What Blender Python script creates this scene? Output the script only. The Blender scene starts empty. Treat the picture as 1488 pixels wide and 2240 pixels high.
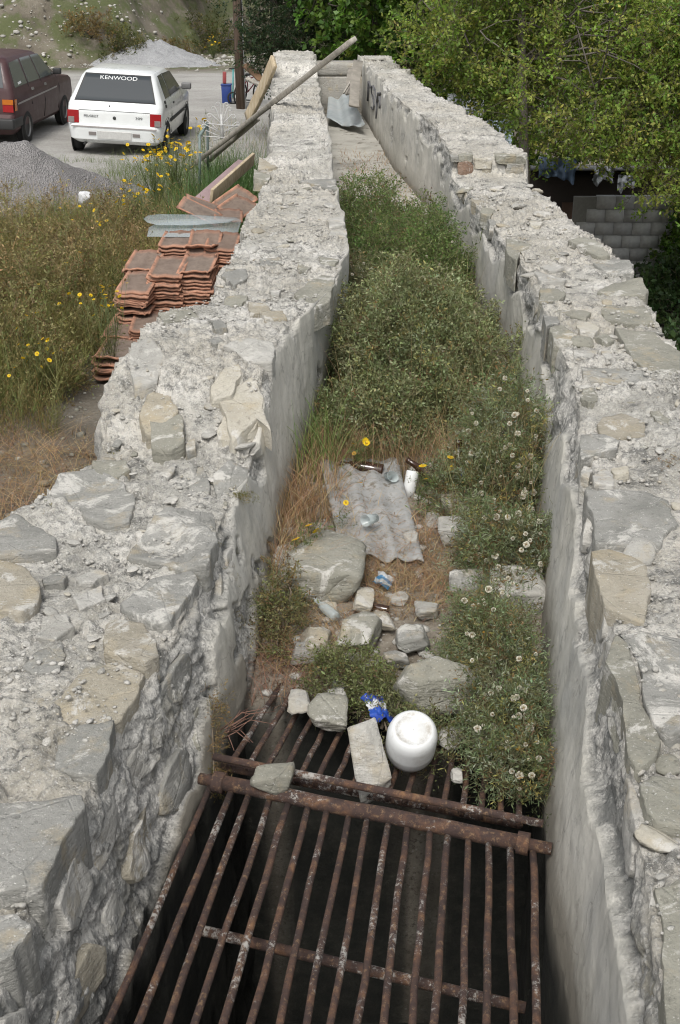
import bpy, bmesh, math, random
import numpy as np
from mathutils import Vector, Matrix
R = math.radians
sc = bpy.context.scene
col = sc.collection
# ------------------------------------------------------------------ camera, sky, sun, exposure
CAM_Z, PITCH, FPX = 2.2, R(25.3), 2600.0          # eye height over the channel floor, downward tilt, focal length (photo pixels)
cam = bpy.data.cameras.new('camera'); cam_o = bpy.data.objects.new('camera', cam); col.objects.link(cam_o)
cam.sensor_fit = 'VERTICAL'; cam.sensor_height = 24.0; cam.lens = 24.0*FPX/2240.0
cam.clip_start = 0.05; cam.clip_end = 2000
cam_o.location = (0, 0, CAM_Z); cam_o.rotation_euler = (math.pi/2-PITCH, 0, 0)
sc.camera = cam_o
SUN_EL, SUN_AZ = R(56), R(194)                    # thin overcast, sun high behind the viewer's left shoulder
w = bpy.data.worlds.new('World'); sc.world = w; w.use_nodes = True
wn = w.node_tree; bg = wn.nodes['Background']
sky = wn.nodes.new('ShaderNodeTexSky'); sky.sky_type = 'NISHITA'; sky.sun_disc = False
sky.sun_elevation = SUN_EL; sky.sun_rotation = SUN_AZ; sky.dust_density = 4.0; sky.air_density = 1.0; sky.ozone_density = 1.0
hs = wn.nodes.new('ShaderNodeHueSaturation'); hs.inputs['Saturation'].default_value = 0.25
wn.links.new(sky.outputs[0], hs.inputs['Color']); wn.links.new(hs.outputs[0], bg.inputs['Color'])
bg.inputs['Strength'].default_value = 0.135
sun = bpy.data.lights.new('sun', 'SUN'); sun.energy = 1.5; sun.angle = R(16); sun.color = (1.0, 0.96, 0.9)
sun_o = bpy.data.objects.new('sun', sun); col.objects.link(sun_o)
sd = Vector((math.sin(SUN_AZ)*math.cos(SUN_EL), math.cos(SUN_AZ)*math.cos(SUN_EL), math.sin(SUN_EL)))
sun_o.rotation_euler = sd.to_track_quat('Z', 'Y').to_euler()
sc.view_settings.view_transform = 'Standard'; sc.view_settings.look = 'None'; sc.view_settings.gamma = 1.0
sc.view_settings.use_curve_mapping = False
sc.view_settings.exposure = 0.38
sc.cycles.filter_width = 1.1; sc.cycles.max_bounces = 6; sc.cycles.transparent_max_bounces = 12; sc.cycles.use_denoising = True

# ------------------------------------------------------------------ helpers
def at(u, v, z):
    """ground-plan point that is seen at photo position (u, v) when it lies at height z"""
    x = (u-744)/FPX; y = (v-1120)/FPX
    t = (CAM_Z-z)/(math.sin(PITCH)+y*math.cos(PITCH))
    return (x*t, (math.cos(PITCH)-y*math.sin(PITCH))*t)
def at3(u, v, z): a = at(u, v, z); return Vector((a[0], a[1], z))
def aty(u, v, Y):
    """the point at depth Y that is seen at photo position (u, v)"""
    x = (u-744)/FPX; y = (v-1120)/FPX
    t = Y/(math.cos(PITCH)-y*math.sin(PITCH))
    return Vector((x*t, Y, CAM_Z-t*(math.sin(PITCH)+y*math.cos(PITCH))))
def _h(ix, iy, iz, s):
    with np.errstate(over='ignore'):
        h = (ix.astype(np.uint32)*np.uint32(374761393)) ^ (iy.astype(np.uint32)*np.uint32(668265263)) ^ (iz.astype(np.uint32)*np.uint32(2147483647)) ^ np.uint32((s*974711+12345) & 0xffffffff)
        h = (h ^ (h >> np.uint32(13)))*np.uint32(1274126177); h = (h ^ (h >> np.uint32(16)))*np.uint32(2246822519)
        h ^= h >> np.uint32(13)
    return h.astype(np.float64)/4294967296.0
def vnoise(p, s=0):
    p = np.asarray(p, float); i = np.floor(p).astype(np.int64); f = p-i; f = f*f*(3-2*f); o = 0
    for dx in (0, 1):
        wx = f[..., 0] if dx else 1-f[..., 0]
        for dy in (0, 1):
            wy = f[..., 1] if dy else 1-f[..., 1]
            for dz in (0, 1):
                wz = f[..., 2] if dz else 1-f[..., 2]
                o = o + wx*wy*wz*_h(i[..., 0]+dx, i[..., 1]+dy, i[..., 2]+dz, s)
    return o*2-1
def fbm(p, sc_=1.0, oct=4, s=0, g=0.5):
    p = np.asarray(p, float)*sc_; a = 1; o = 0
    for k in range(oct):
        o = o + a*vnoise(p+k*17.3, s+k); p = p*2.03; a *= g
    return o
def worley(p, sc_=1.0, s=0):
    p = np.asarray(p, float)*sc_; i = np.floor(p).astype(np.int64); f1 = np.full(p.shape[:-1], 9.0); f2 = f1.copy(); cid = np.zeros(p.shape[:-1])
    for dx in (-1, 0, 1):
        for dy in (-1, 0, 1):
            for dz in (-1, 0, 1):
                a, b, c = i[..., 0]+dx, i[..., 1]+dy, i[..., 2]+dz
                d = (a+_h(a, b, c, s)-p[..., 0])**2+(b+_h(a, b, c, s+1)-p[..., 1])**2+(c+_h(a, b, c, s+2)-p[..., 2])**2
                m = d < f1
                f2 = np.where(m, f1, np.minimum(f2, d)); cid = np.where(m, _h(a, b, c, s+3), cid); f1 = np.where(m, d, f1)
    return np.sqrt(f1), np.sqrt(f2), cid
def facets(p, sc_, s, step, tilt, joint=.0, k=6):
    """broken-stone relief: every Worley cell is a flat facet with its own height and tilt"""
    p = np.asarray(p, float)*sc_; i = np.floor(p).astype(np.int64); f1 = np.full(p.shape[:-1], 9.0); f2 = f1.copy(); h = np.zeros(p.shape[:-1])
    for dx in (-1, 0, 1):
        for dy in (-1, 0, 1):
            for dz in (-1, 0, 1):
                a, b, c = i[..., 0]+dx, i[..., 1]+dy, i[..., 2]+dz; u = _h(a, b, c, s); v = _h(a, b, c, s+1); w_ = _h(a, b, c, s+2)
                ex, ey, ez = p[..., 0]-a-u, p[..., 1]-b-v, p[..., 2]-c-w_; d = ex*ex+ey*ey+ez*ez; m = d < f1
                q = (_h(a, b, c, s+3)-.5)*step+(ex*(u+v-1)+ey*(v+w_-1)+ez*(w_+u-1))*tilt
                f2 = np.where(m, f1, np.minimum(f2, d)); h = np.where(m, q, h); f1 = np.where(m, d, f1)
    return h-joint*(1-np.clip((np.sqrt(f2)-np.sqrt(f1))*k, 0, 1))
def mesh_np(name, V, F, cols=None, smooth=False, attr='Col'):
    """mesh from arrays; F is (n,k) or a list of such arrays"""
    V = np.asarray(V, np.float32).reshape(-1, 3)
    Fs = [np.asarray(f, np.int32) for f in (F if isinstance(F, list) else [F]) if len(f)]
    me = bpy.data.meshes.new(name); me.vertices.add(len(V)); me.vertices.foreach_set('co', V.ravel())
    tot = np.concatenate([np.full(len(f), f.shape[1], np.int32) for f in Fs]); loops = np.concatenate([f.ravel() for f in Fs])
    me.loops.add(len(loops)); me.loops.foreach_set('vertex_index', loops)
    me.polygons.add(len(tot)); me.polygons.foreach_set('loop_start', np.concatenate([[0], np.cumsum(tot)[:-1]]).astype(np.int32))
    if smooth: me.polygons.foreach_set('use_smooth', np.ones(len(tot), bool))
    me.update(calc_edges=True)
    if cols is not None:
        c = np.ones((len(V), 4), np.float32); cols = np.asarray(cols, np.float32); c[:, :cols.shape[1]] = cols
        a = me.color_attributes.new(attr, 'FLOAT_COLOR', 'POINT'); a.data.foreach_set('color', c.ravel())
    return me
def link(name, me, mat=None, parent=None, loc=None, rot=None, scale=None):
    o = bpy.data.objects.new(name, me); col.objects.link(o)
    if mat is not None and me is not None and not me.materials: me.materials.append(mat)
    if parent is not None: o.parent = parent
    if loc is not None: o.location = loc
    if rot is not None: o.rotation_euler = rot
    if scale is not None: o.scale = scale
    return o
def tag(o, label=None, cat=None, group=None, kind=None):
    for k, v in (('label', label), ('category', cat), ('group', group), ('kind', kind)):
        if v: o[k] = v
    return o
def thing(name, label, cat, loc=(0, 0, 0), rot=(0, 0, 0), group=None):
    o = bpy.data.objects.new(name, None); col.objects.link(o); o.location = loc; o.rotation_euler = rot; o.empty_display_size = .1
    return tag(o, label, cat, group)
class MB:
    """collects simple solids and builds them as one mesh"""
    def __init__(s): s.v = []; s.f = {}; s.n = 0
    def add(s, V, F):
        V = np.asarray(V, float).reshape(-1, 3); s.v.append(V)
        for f in F: s.f.setdefault(len(f), []).append([i+s.n for i in f])
        s.n += len(V); return s
    def box(s, c, d, rot=None, taper=1.0):
        c = Vector(c); d = Vector(d)/2; m = rot if rot is not None else Matrix.Identity(3); V = []
        for z in (-1, 1):
            k = taper if z > 0 else 1
            for x, y in ((-1, -1), (1, -1), (1, 1), (-1, 1)): V.append(c+m @ Vector((x*d.x*k, y*d.y*k, z*d.z)))
        return s.add(V, [(3, 2, 1, 0), (4, 5, 6, 7), (0, 1, 5, 4), (1, 2, 6, 5), (2, 3, 7, 6), (3, 0, 4, 7)])
    def tube(s, pts, rad, seg=8, caps=True):
        pts = [Vector(p) for p in pts]; n = len(pts); rad = [rad]*n if np.isscalar(rad) else list(rad); V = []; prev = None
        for i, p in enumerate(pts):
            d = (pts[min(i+1, n-1)]-pts[max(i-1, 0)]).normalized()
            a = prev-d*prev.dot(d) if prev is not None else (d.cross(Vector((0, 0, 1))) if abs(d.z) < .9 else d.cross(Vector((1, 0, 0))))
            if a.length < 1e-6: a = d.orthogonal()
            a.normalize(); b = d.cross(a); prev = a
            for k in range(seg):
                t = 2*math.pi*k/seg; V.append(p+(a*math.cos(t)+b*math.sin(t))*rad[i])
        F = [(i*seg+k, i*seg+(k+1) % seg, (i+1)*seg+(k+1) % seg, (i+1)*seg+k) for i in range(n-1) for k in range(seg)]
        if caps: F += [tuple(range(seg-1, -1, -1)), tuple((n-1)*seg+k for k in range(seg))]
        return s.add(V, F)
    def lathe(s, prof, seg=24, m=None):
        m = m or Matrix.Identity(4); V = [m @ Vector((r*math.cos(2*math.pi*k/seg), r*math.sin(2*math.pi*k/seg), z)) for r, z in prof for k in range(seg)]
        return s.add(V, [(i*seg+k, i*seg+(k+1) % seg, (i+1)*seg+(k+1) % seg, (i+1)*seg+k) for i in range(len(prof)-1) for k in range(seg)])
    def build(s, name, mat, parent=None, smooth=False, bevel=0, **kw):
        me = mesh_np(name, np.concatenate(s.v), [np.array(f) for f in s.f.values()], smooth=smooth)
        o = link(name, me, mat, parent, **kw)
        if bevel:
            b = o.modifiers.new('bevel', 'BEVEL'); b.width = bevel; b.segments = 2; b.limit_method = 'ANGLE'
        return o

# ------------------------------------------------------------------ materials
class NB:
    def __init__(s, name):
        s.m = bpy.data.materials.new(name); s.m.use_nodes = True; s.nt = s.m.node_tree; s.b = s.nt.nodes['Principled BSDF']; s._pos = None
    def n(s, typ, props=None, **inp):
        x = s.nt.nodes.new('ShaderNode'+typ)
        for k, v in (props or {}).items(): setattr(x, k, v)
        for k, v in inp.items(): s.set(x.inputs[k.replace('_', ' ')], v)
        return x
    def set(s, sock, v):
        if isinstance(v, bpy.types.NodeSocket): s.nt.links.new(v, sock)
        elif isinstance(v, (tuple, list)) and len(v) == 3 and sock.type == 'RGBA': sock.default_value = (*v, 1)
        else: sock.default_value = v
    @property
    def pos(s):
        if s._pos is None: s._pos = s.n('NewGeometry').outputs['Position']
        return s._pos
    def obj(s): return s.n('TexCoord').outputs['Object']
    def map(s, vec, scale=(1, 1, 1), rot=(0, 0, 0), loc=(0, 0, 0)): return s.n('Mapping', Vector=vec, Scale=scale, Rotation=rot, Location=loc).outputs[0]
    def noise(s, scale, detail=6, rough=.55, vec=None, dist=0): return s.n('TexNoise', Vector=vec or s.pos, Scale=scale, Detail=detail, Roughness=rough, Distortion=dist).outputs['Fac']
    def voro(s, scale, vec=None, feature='F1', out='Distance', rnd=1): return s.n('TexVoronoi', {'feature': feature}, Vector=vec or s.pos, Scale=scale, Randomness=rnd).outputs[out]
    def ramp(s, fac, stops, interp='LINEAR'):
        x = s.n('ValToRGB', Fac=fac); e = x.color_ramp.elements; x.color_ramp.interpolation = interp
        while len(e) < len(stops): e.new(.5)
        for el, (p, c) in zip(e, stops): el.position = p; el.color = (c, c, c, 1) if np.isscalar(c) else (*c, 1)
        return x.outputs[0]
    def mix(s, f, a, b, mode='MIX'): return s.n('MixRGB', {'blend_type': mode}, Fac=f, Color1=a, Color2=b).outputs[0]
    def math(s, op, a, b=0.0, clamp=False): return s.n('Math', {'operation': op, 'use_clamp': clamp}, **{}) if False else s._m(op, a, b, clamp)
    def _m(s, op, a, b, clamp):
        x = s.nt.nodes.new('ShaderNodeMath'); x.operation = op; x.use_clamp = clamp; s.set(x.inputs[0], a); s.set(x.inputs[1], b); return x.outputs[0]
    def bump(s, h, strength=.5, dist=.01, nrm=None):
        x = s.n('Bump', Height=h, Strength=strength, Distance=dist)
        if nrm is not None: s.set(x.inputs['Normal'], nrm)
        return x.outputs[0]
    def attr(s, name='Col'): return s.n('Attribute', {'attribute_name': name})
    def out(s, color=None, rough=None, normal=None, **kw):
        if color is not None: s.set(s.b.inputs['Base Color'], color)
        if rough is not None: s.set(s.b.inputs['Roughness'], rough)
        if normal is not None: s.set(s.b.inputs['Normal'], normal)
        for k, v in kw.items(): s.set(s.b.inputs[k.replace('_', ' ')], v)
        return s.m
def plain(name, c, rough=.6, var=.15, scale=30, bump=.2, bd=.002, **kw):
    b = NB(name); n = b.noise(scale, 5, .6, b.obj()); k = [max(0, 1-var*2), 1+var]
    cc = b.mix(n, tuple(x*k[0] for x in c), tuple(min(1, x*k[1]) for x in c))
    return b.out(cc, rough, b.bump(b.noise(scale*4, 4, .6, b.obj()), bump, bd), **kw)
def m_mortar():
    b = NB('mortar'); a = b.attr('Col'); sep = b.n('SeparateColor', Color=a.outputs['Color']).outputs
    # lime mortar crust: chalky white lumps, beige, grey grime in the hollows of the crust itself
    c = b.ramp(b.noise(3.1, 9, .68), [(.3, (.27, .26, .23)), (.44, (.46, .445, .40)), (.54, (.61, .59, .54)), (.7, (.76, .74, .70))])
    c = b.mix(b.ramp(b.noise(1.3, 5, .6), [(.42, 0), (.62, .55)]), c, (.44, .40, .32))
    grit = b.voro(95); c = b.mix(b.ramp(b.noise(38, 6, .8), [(.42, .75), (.52, 0)]), c, (.27, .265, .245))
    c = b.mix(b.ramp(b.noise(8, 8, .8), [(.53, 0), (.61, .85)]), c, (.13, .13, .12))
    c = b.mix(b.ramp(b.noise(150, 3, .7), [(.57, 0), (.68, .8)]), c, (.74, .73, .70))
    # plaster skin (mask R): smooth render, trowel streaks, blue-grey washed patches
    st = b.noise(1.0, 8, .66, b.map(b.pos, (2, 1.6, 2.2), (.5, 0, 0)))
    p = b.ramp(st, [(.3, (.37, .36, .32)), (.45, (.48, .465, .41)), (.6, (.58, .56, .50)), (.8, (.51, .49, .435))])
    p = b.mix(b.ramp(b.noise(1.7, 6, .6, b.map(b.pos, (2, 1, .8))), [(.52, 0), (.66, .5)]), p, (.31, .315, .31))
    p = b.mix(b.ramp(b.noise(11, 10, .8), [(.56, 0), (.64, .6)]), p, (.22, .21, .19)); p = b.mix(b.ramp(b.noise(5, 10, .8, b.map(b.pos, (1, 1, 1), loc=(3, 1, 2))), [(.56, 0), (.60, .75)]), p, (.50, .485, .44))
    p = b.mix(b.ramp(b.voro(2.2, b.n('VectorMath', {'operation': 'ADD'}, **{}).outputs[0] if False else b.mix(.14, b.pos, b.n('TexNoise', Vector=b.pos, Scale=9.0).outputs['Color']), 'DISTANCE_TO_EDGE'), [(0, .45), (.006, 0)]), p, (.13, .12, .105))
    p = b.mix(b.ramp(b.noise(120, 3, .7), [(.62, 0), (.75, .5)]), p, (.6, .59, .55))
    p = b.mix(b.ramp(b.noise(1.0, 8, .7, b.map(b.pos, (7, 7, .9))), [(.56, 0), (.64, .4)]), p, (.24, .235, .215))          # rain streaks
    zz = b.math('ADD', b.n('SeparateXYZ', Vector=b.pos).outputs['Z'], b.math('MULTIPLY', b.noise(4, 7, .7), -.14)); p = b.mix(b.ramp(zz, [(0.0, .8), (.04, .45), (.16, 0)]), p, (.17, .15, .115))  # soil splashed on the foot
    c = b.mix(sep[0], c, p)
    # G: old masonry face, lime wash patches over grey-olive stone
    lw = b.math('ADD', b.math('MULTIPLY', b.noise(7, 9, .72, b.map(b.pos, (1.5, 1.3, .7), (.5, 0, 0))), .75), b.math('MULTIPLY', b.noise(26, 8, .8, b.map(b.pos, (1.2, 1.5, .6), (.5, 0, 0))), .25))
    f = b.mix(b.ramp(lw, [(.465, 0), (.495, 1)]), b.ramp(b.noise(2.5, 6, .6), [(.3, (.21, .213, .20)), (.55, (.31, .308, .288)), (.7, (.38, .355, .285))]), (.58, .565, .525))
    f = b.mix(b.ramp(b.noise(60, 4, .7), [(.45, .5), (.55, 0)]), f, (.16, .16, .15))
    c = b.mix(sep[1], c, f)
    # B: near-black mottling of the pit walls below floor level
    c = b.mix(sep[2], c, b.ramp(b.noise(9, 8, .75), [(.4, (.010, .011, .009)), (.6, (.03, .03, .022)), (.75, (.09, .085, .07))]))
    h = b.math('ADD', b.math('MULTIPLY', b.noise(30, 11, .82), 1.2), b.math('MULTIPLY', b.ramp(grit, [(0, 1), (.5, 0)]), .35))
    hm = b.mix(sep[0], h, b.math('MULTIPLY', b.noise(24, 10, .78), .5))
    return b.out(c, .93, b.bump(hm, .75, .02))
def m_stone(name, c1, c2, c3, stain=.5, warm=.0):
    b = NB(name); o = b.n('ObjectInfo').outputs['Random']; v = b.n('VectorMath', {'operation': 'ADD'}); b.set(v.inputs[0], b.pos)
    cmb = b.n('CombineXYZ', X=b.math('MULTIPLY', o, 37.0), Y=b.math('MULTIPLY', o, 91.0)); b.set(v.inputs[1], cmb.outputs[0]); v = v.outputs[0]
    c = b.ramp(b.noise(4.5, 8, .62, v, .6), [(.3, c1), (.5, c2), (.7, c3)])
    c = b.mix(b.math('MULTIPLY', o, .35), c, tuple(x*.62 for x in c2))
    c = b.mix(b.ramp(b.noise(7, 7, .65, v), [(.54, 0), (.68, .55)]), c, (.40, .33, .21))
    c = b.mix(b.ramp(b.noise(6, 9, .75, v, .8), [(.60-.1*stain, 0), (.66-.1*stain, .9)]), c, (.52, .505, .465))
    c = b.mix(b.ramp(b.noise(45, 5, .75, v), [(.56, 0), (.68, .65)]), c, tuple(x*.45 for x in c1))
    c = b.mix(b.ramp(b.noise(150, 2, .6, v), [(.64, 0), (.74, .7)]), c, (.66, .65, .61))
    ck = b.ramp(b.voro(3.2, b.n('VectorMath', {'operation': 'ADD'}, **{}).outputs[0] if False else v, 'DISTANCE_TO_EDGE'), [(0, 0), (.012, 1)])
    h = b.math('ADD', b.noise(16, 9, .68, b.map(v, (1, 1, 3), (.3, .2, 0))), b.math('MULTIPLY', b.noise(70, 5, .7, v), .3))
    n = b.bump(h, .8, .018); n = b.bump(ck, .5, .004, n)
    return b.out(c, .9, n)
def m_rust():
    b = NB('rust'); o = b.n('ObjectInfo').outputs['Random']
    v = b.n('VectorMath', {'operation': 'ADD'}); b.set(v.inputs[0], b.pos); b.set(v.inputs[1], b.n('CombineXYZ', X=b.math('MULTIPLY', o, 50.0), Z=b.math('MULTIPLY', o, 23.0)).outputs[0]); v = v.outputs[0]
    c = b.ramp(b.noise(18, 8, .7, v), [(.3, (.028, .018, .016)), (.48, (.052, .031, .025)), (.60, (.10, .053, .033)), (.74, (.24, .13, .06))])
    c = b.mix(b.ramp(b.noise(60, 6, .75, v), [(.54, 0), (.64, .8)]), c, (.20, .125, .07))
    c = b.mix(b.ramp(b.math('ADD', b.math('MULTIPLY', b.noise(5, 4, .6, v), .42), b.math('MULTIPLY', b.noise(80, 7, .85, v), .58)), [(.56, 0), (.60, .8)]), c, (.40, .39, .36))
    return b.out(c, .88, b.bump(b.noise(90, 6, .75, v), .9, .004))
def m_leaf(name, tint=(1, 1, 1), trans=.25, rough=.55, spec=.25):
    b = NB(name); a = b.attr('Col').outputs['Color']; c = b.mix(1.0, a, tint, 'MULTIPLY')
    b.out(c, rough); b.set(b.b.inputs['Specular IOR Level'], spec)
    t = b.n('BsdfTranslucent', Color=b.mix(1.0, c, (1.25, 1.3, .7), 'MULTIPLY')); mx = b.n('MixShader', Fac=trans)
    b.nt.links.new(b.b.outputs[0], mx.inputs[1]); b.nt.links.new(t.outputs[0], mx.inputs[2])
    b.nt.links.new(mx.outputs[0], b.nt.nodes['Material Output'].inputs['Surface']); return b.m
MORTAR = m_mortar()
ST = {'grey': m_stone('stone_grey', (.20, .20, .18), (.275, .272, .248), (.35, .345, .32), .65),
      'olive': m_stone('stone_olive', (.205, .20, .165), (.275, .268, .222), (.34, .33, .28), .5),
      'tan': m_stone('stone_tan', (.27, .245, .19), (.345, .315, .25), (.42, .39, .33), .6),
      'cream': m_stone('stone_cream', (.38, .35, .285), (.47, .44, .365), (.54, .515, .45), .6),
      'pale': m_stone('stone_pale', (.31, .30, .27), (.41, .40, .365), (.52, .505, .47), .8),
      'red': m_stone('stone_red', (.20, .13, .09), (.27, .18, .13), (.33, .25, .19), .2)}
RUST = m_rust()
# ------------------------------------------------------------------ rocks and slabs
_ico = {}
def ico(sub):
    if sub not in _ico:
        bm = bmesh.new(); bmesh.ops.create_icosphere(bm, subdivisions=sub, radius=1); bm.verts.ensure_lookup_table()
        _ico[sub] = (np.array([v.co[:] for v in bm.verts]), np.array([[v.index for v in f.verts] for f in bm.faces])); bm.free()
    return _ico[sub]
def rock_np(seed, sub=3, planes=13, rough=.05, lo=.62, boxy=True):
    rng = np.random.default_rng(seed); D, F = ico(sub); n = rng.normal(size=(planes, 3)); d = rng.uniform(lo+.16, 1.05, planes)
    if boxy: n = np.concatenate([n, np.array([[1, 0, 0], [-1, 0, 0], [0, 1, 0], [0, -1, 0], [0, 0, 1], [0, 0, -1.]])+rng.normal(size=(6, 3))*.22]); d = np.concatenate([d, rng.uniform(.62, .78, 6)])
    n /= np.linalg.norm(n, axis=1)[:, None]
    dots = D @ n.T; r = np.where(dots > .05, d/np.maximum(dots, .05), 9).min(axis=1); r = np.minimum(r, 1.25)
    V = D*r[:, None]; V *= (1+rough*.7*fbm(V, 2.2, 4, seed)+.018*fbm(V, 7, 3, seed+3))[:, None]; return V, F
def rock_mesh(seed, sub=3, **kw): V, F = rock_np(seed, sub, **kw); return mesh_np('rock', V, F, smooth=False)
def slab_mesh(poly, ztop, thick, seed, tilt=(0, 0), rough=.008, layered=0.0, ring=56, bev=.005):
    """irregular block under the plan outline poly; returns (mesh, centre)"""
    P = np.array(poly, float); c = P.mean(0); rng = np.random.default_rng(seed)
    Q = np.roll(P, -1, 0); ln = np.linalg.norm(Q-P, axis=1); cum = np.concatenate([[0], np.cumsum(ln)]); t = np.linspace(0, cum[-1], ring, endpoint=False)
    k = np.clip(np.searchsorted(cum, t, 'right')-1, 0, len(P)-1); f = ((t-cum[k])/np.maximum(ln[k], 1e-6))[:, None]; O = P[k]*(1-f)+Q[k]*f
    size = np.sqrt(ln.sum()/4); O = O+(fbm(np.c_[O, np.full(ring, seed*.7)], 16, 4, seed)*.009)[:, None]*(O-c)/np.maximum(np.linalg.norm(O-c, axis=1), .02)[:, None]
    V = []; 
    for sc_, dz in ((1.03, -thick), (1.015, -thick*.55), (1.0, -bev*1.6), (.988, -bev*.35), (.97, 0), (.86, 0), (.72, 0), (.55, 0), (.36, 0), (.17, 0)):
        xy = c+(O-c)*sc_; z = np.full(ring, dz)
        if dz > -thick*.5: z = z+rough*fbm(np.c_[xy, np.full(ring, seed*1.3)], 7, 4, seed)+(xy-c) @ np.array(tilt)
        else: xy = xy+.006*np.stack([fbm(np.c_[xy*9, np.full(ring, dz*30)], 1, 3, seed), fbm(np.c_[xy*9, np.full(ring, dz*30+9)], 1, 3, seed)], 1)
        if layered and dz > -thick*.5: z = z-layered*np.floor(2.5+2.5*fbm(np.c_[xy, np.full(ring, 3.)], 5, 3, seed+5))*.2
        V.append(np.c_[xy-c, z])
    n = len(V); V = np.concatenate(V+[[[0, 0, V[-1][:, 2].mean()]]]); F4 = [(i*ring+a, i*ring+(a+1) % ring, (i+1)*ring+(a+1) % ring, (i+1)*ring+a) for i in range(n-1) for a in range(ring)]
    F3 = [((n-1)*ring+a, (n-1)*ring+(a+1) % ring, n*ring) for a in range(ring)]
    return mesh_np('stone', V, [np.array(F4), np.array(F3)]), Vector((c[0], c[1], ztop))
def inside(px, py, poly):
    r = np.zeros(px.shape, bool); n = len(poly); j = n-1
    for i in range(n):
        xi, yi = poly[i]; xj, yj = poly[j]
        r ^= ((yi > py) != (yj > py)) & (px < (xj-xi)*(py-yi)/((yj-yi) or 1e-9)+xi); j = i
    return r
def smooth01(x): x = np.clip(x, 0, 1); return x*x*(3-2*x)

# ------------------------------------------------------------------ the two walls of the channel
WALLS = {
 'L': dict(Y=[.4, 1.72, 1.9, 2.2, 2.54, 2.82, 3.24, 3.6, 4.3, 4.95, 5.3, 5.62, 5.76, 6.2, 6.85, 9.24, 12.3, 17.2, 19.0],
           xi=[-.70, -.665, -.63, -.595, -.582, -.503, -.44, -.423, -.33, -.29, -.235, -.16, -.13, -.03, .045, -.045, -.15, -.33, -.40],
           xb=[-.62, -.575, -.55, -.505, -.45, -.40, -.325, -.295, -.27, -.225, -.17, -.13, -.12, -.07, .01, -.06, -.12, -.31, -.38],
           xo=[-1.95, -1.75, -1.7, -1.6, -1.5, -1.42, -1.32, -1.22, -1.0, -.93, -.90, -.87, -.67, -.66, -.65, -.58, -.67, -.90, -.97],
           zY=[.4, 4.1, 4.42, 4.78, 5.1, 6.0, 9.9, 10.15, 12.0, 12.15, 17.15, 17.3, 19.1], zt=[.40, .385, .42, .605, .635, .615, .59, .64, .625, .675, .65, .83, .84]),
 'R': dict(Y=[.4, 1.45, 1.73, 2.05, 2.38, 3.2, 4.0, 4.5, 4.8, 5.38, 6.86, 9.5, 11.4, 13.3, 18.1, 19.0],
           xi=[.51, .545, .585, .63, .672, .756, .867, .94, .985, .985, 1.044, .87, .825, .62, .335, .28],
           xb=[.44, .50, .525, .545, .56, .67, .785, .84, .875, .94, 1.0, .86, .81, .60, .32, .27],
           xo=[1.45, 1.45, 1.45, 1.45, 1.45, 1.46, 1.48, 1.49, 1.50, 1.49, 1.61, 1.45, 1.34, 1.10, .80, .75],
           zY=[.4, 2.0, 4.0, 9.47, 9.53, 13.0, 19.1], zt=[.53, .56, .60, .60, .775, .775, .78])}
def wz(k, Y): return float(np.interp(Y, WALLS[k]['zY'], WALLS[k]['zt']))
def on_wall(k, u, v):
    """plan point of photo position (u, v) lying on the top of wall k"""
    z = .5
    for _ in range(12): x, y = at(u, v, z); z = wz(k, y)
    return (x, y, z)
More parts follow.
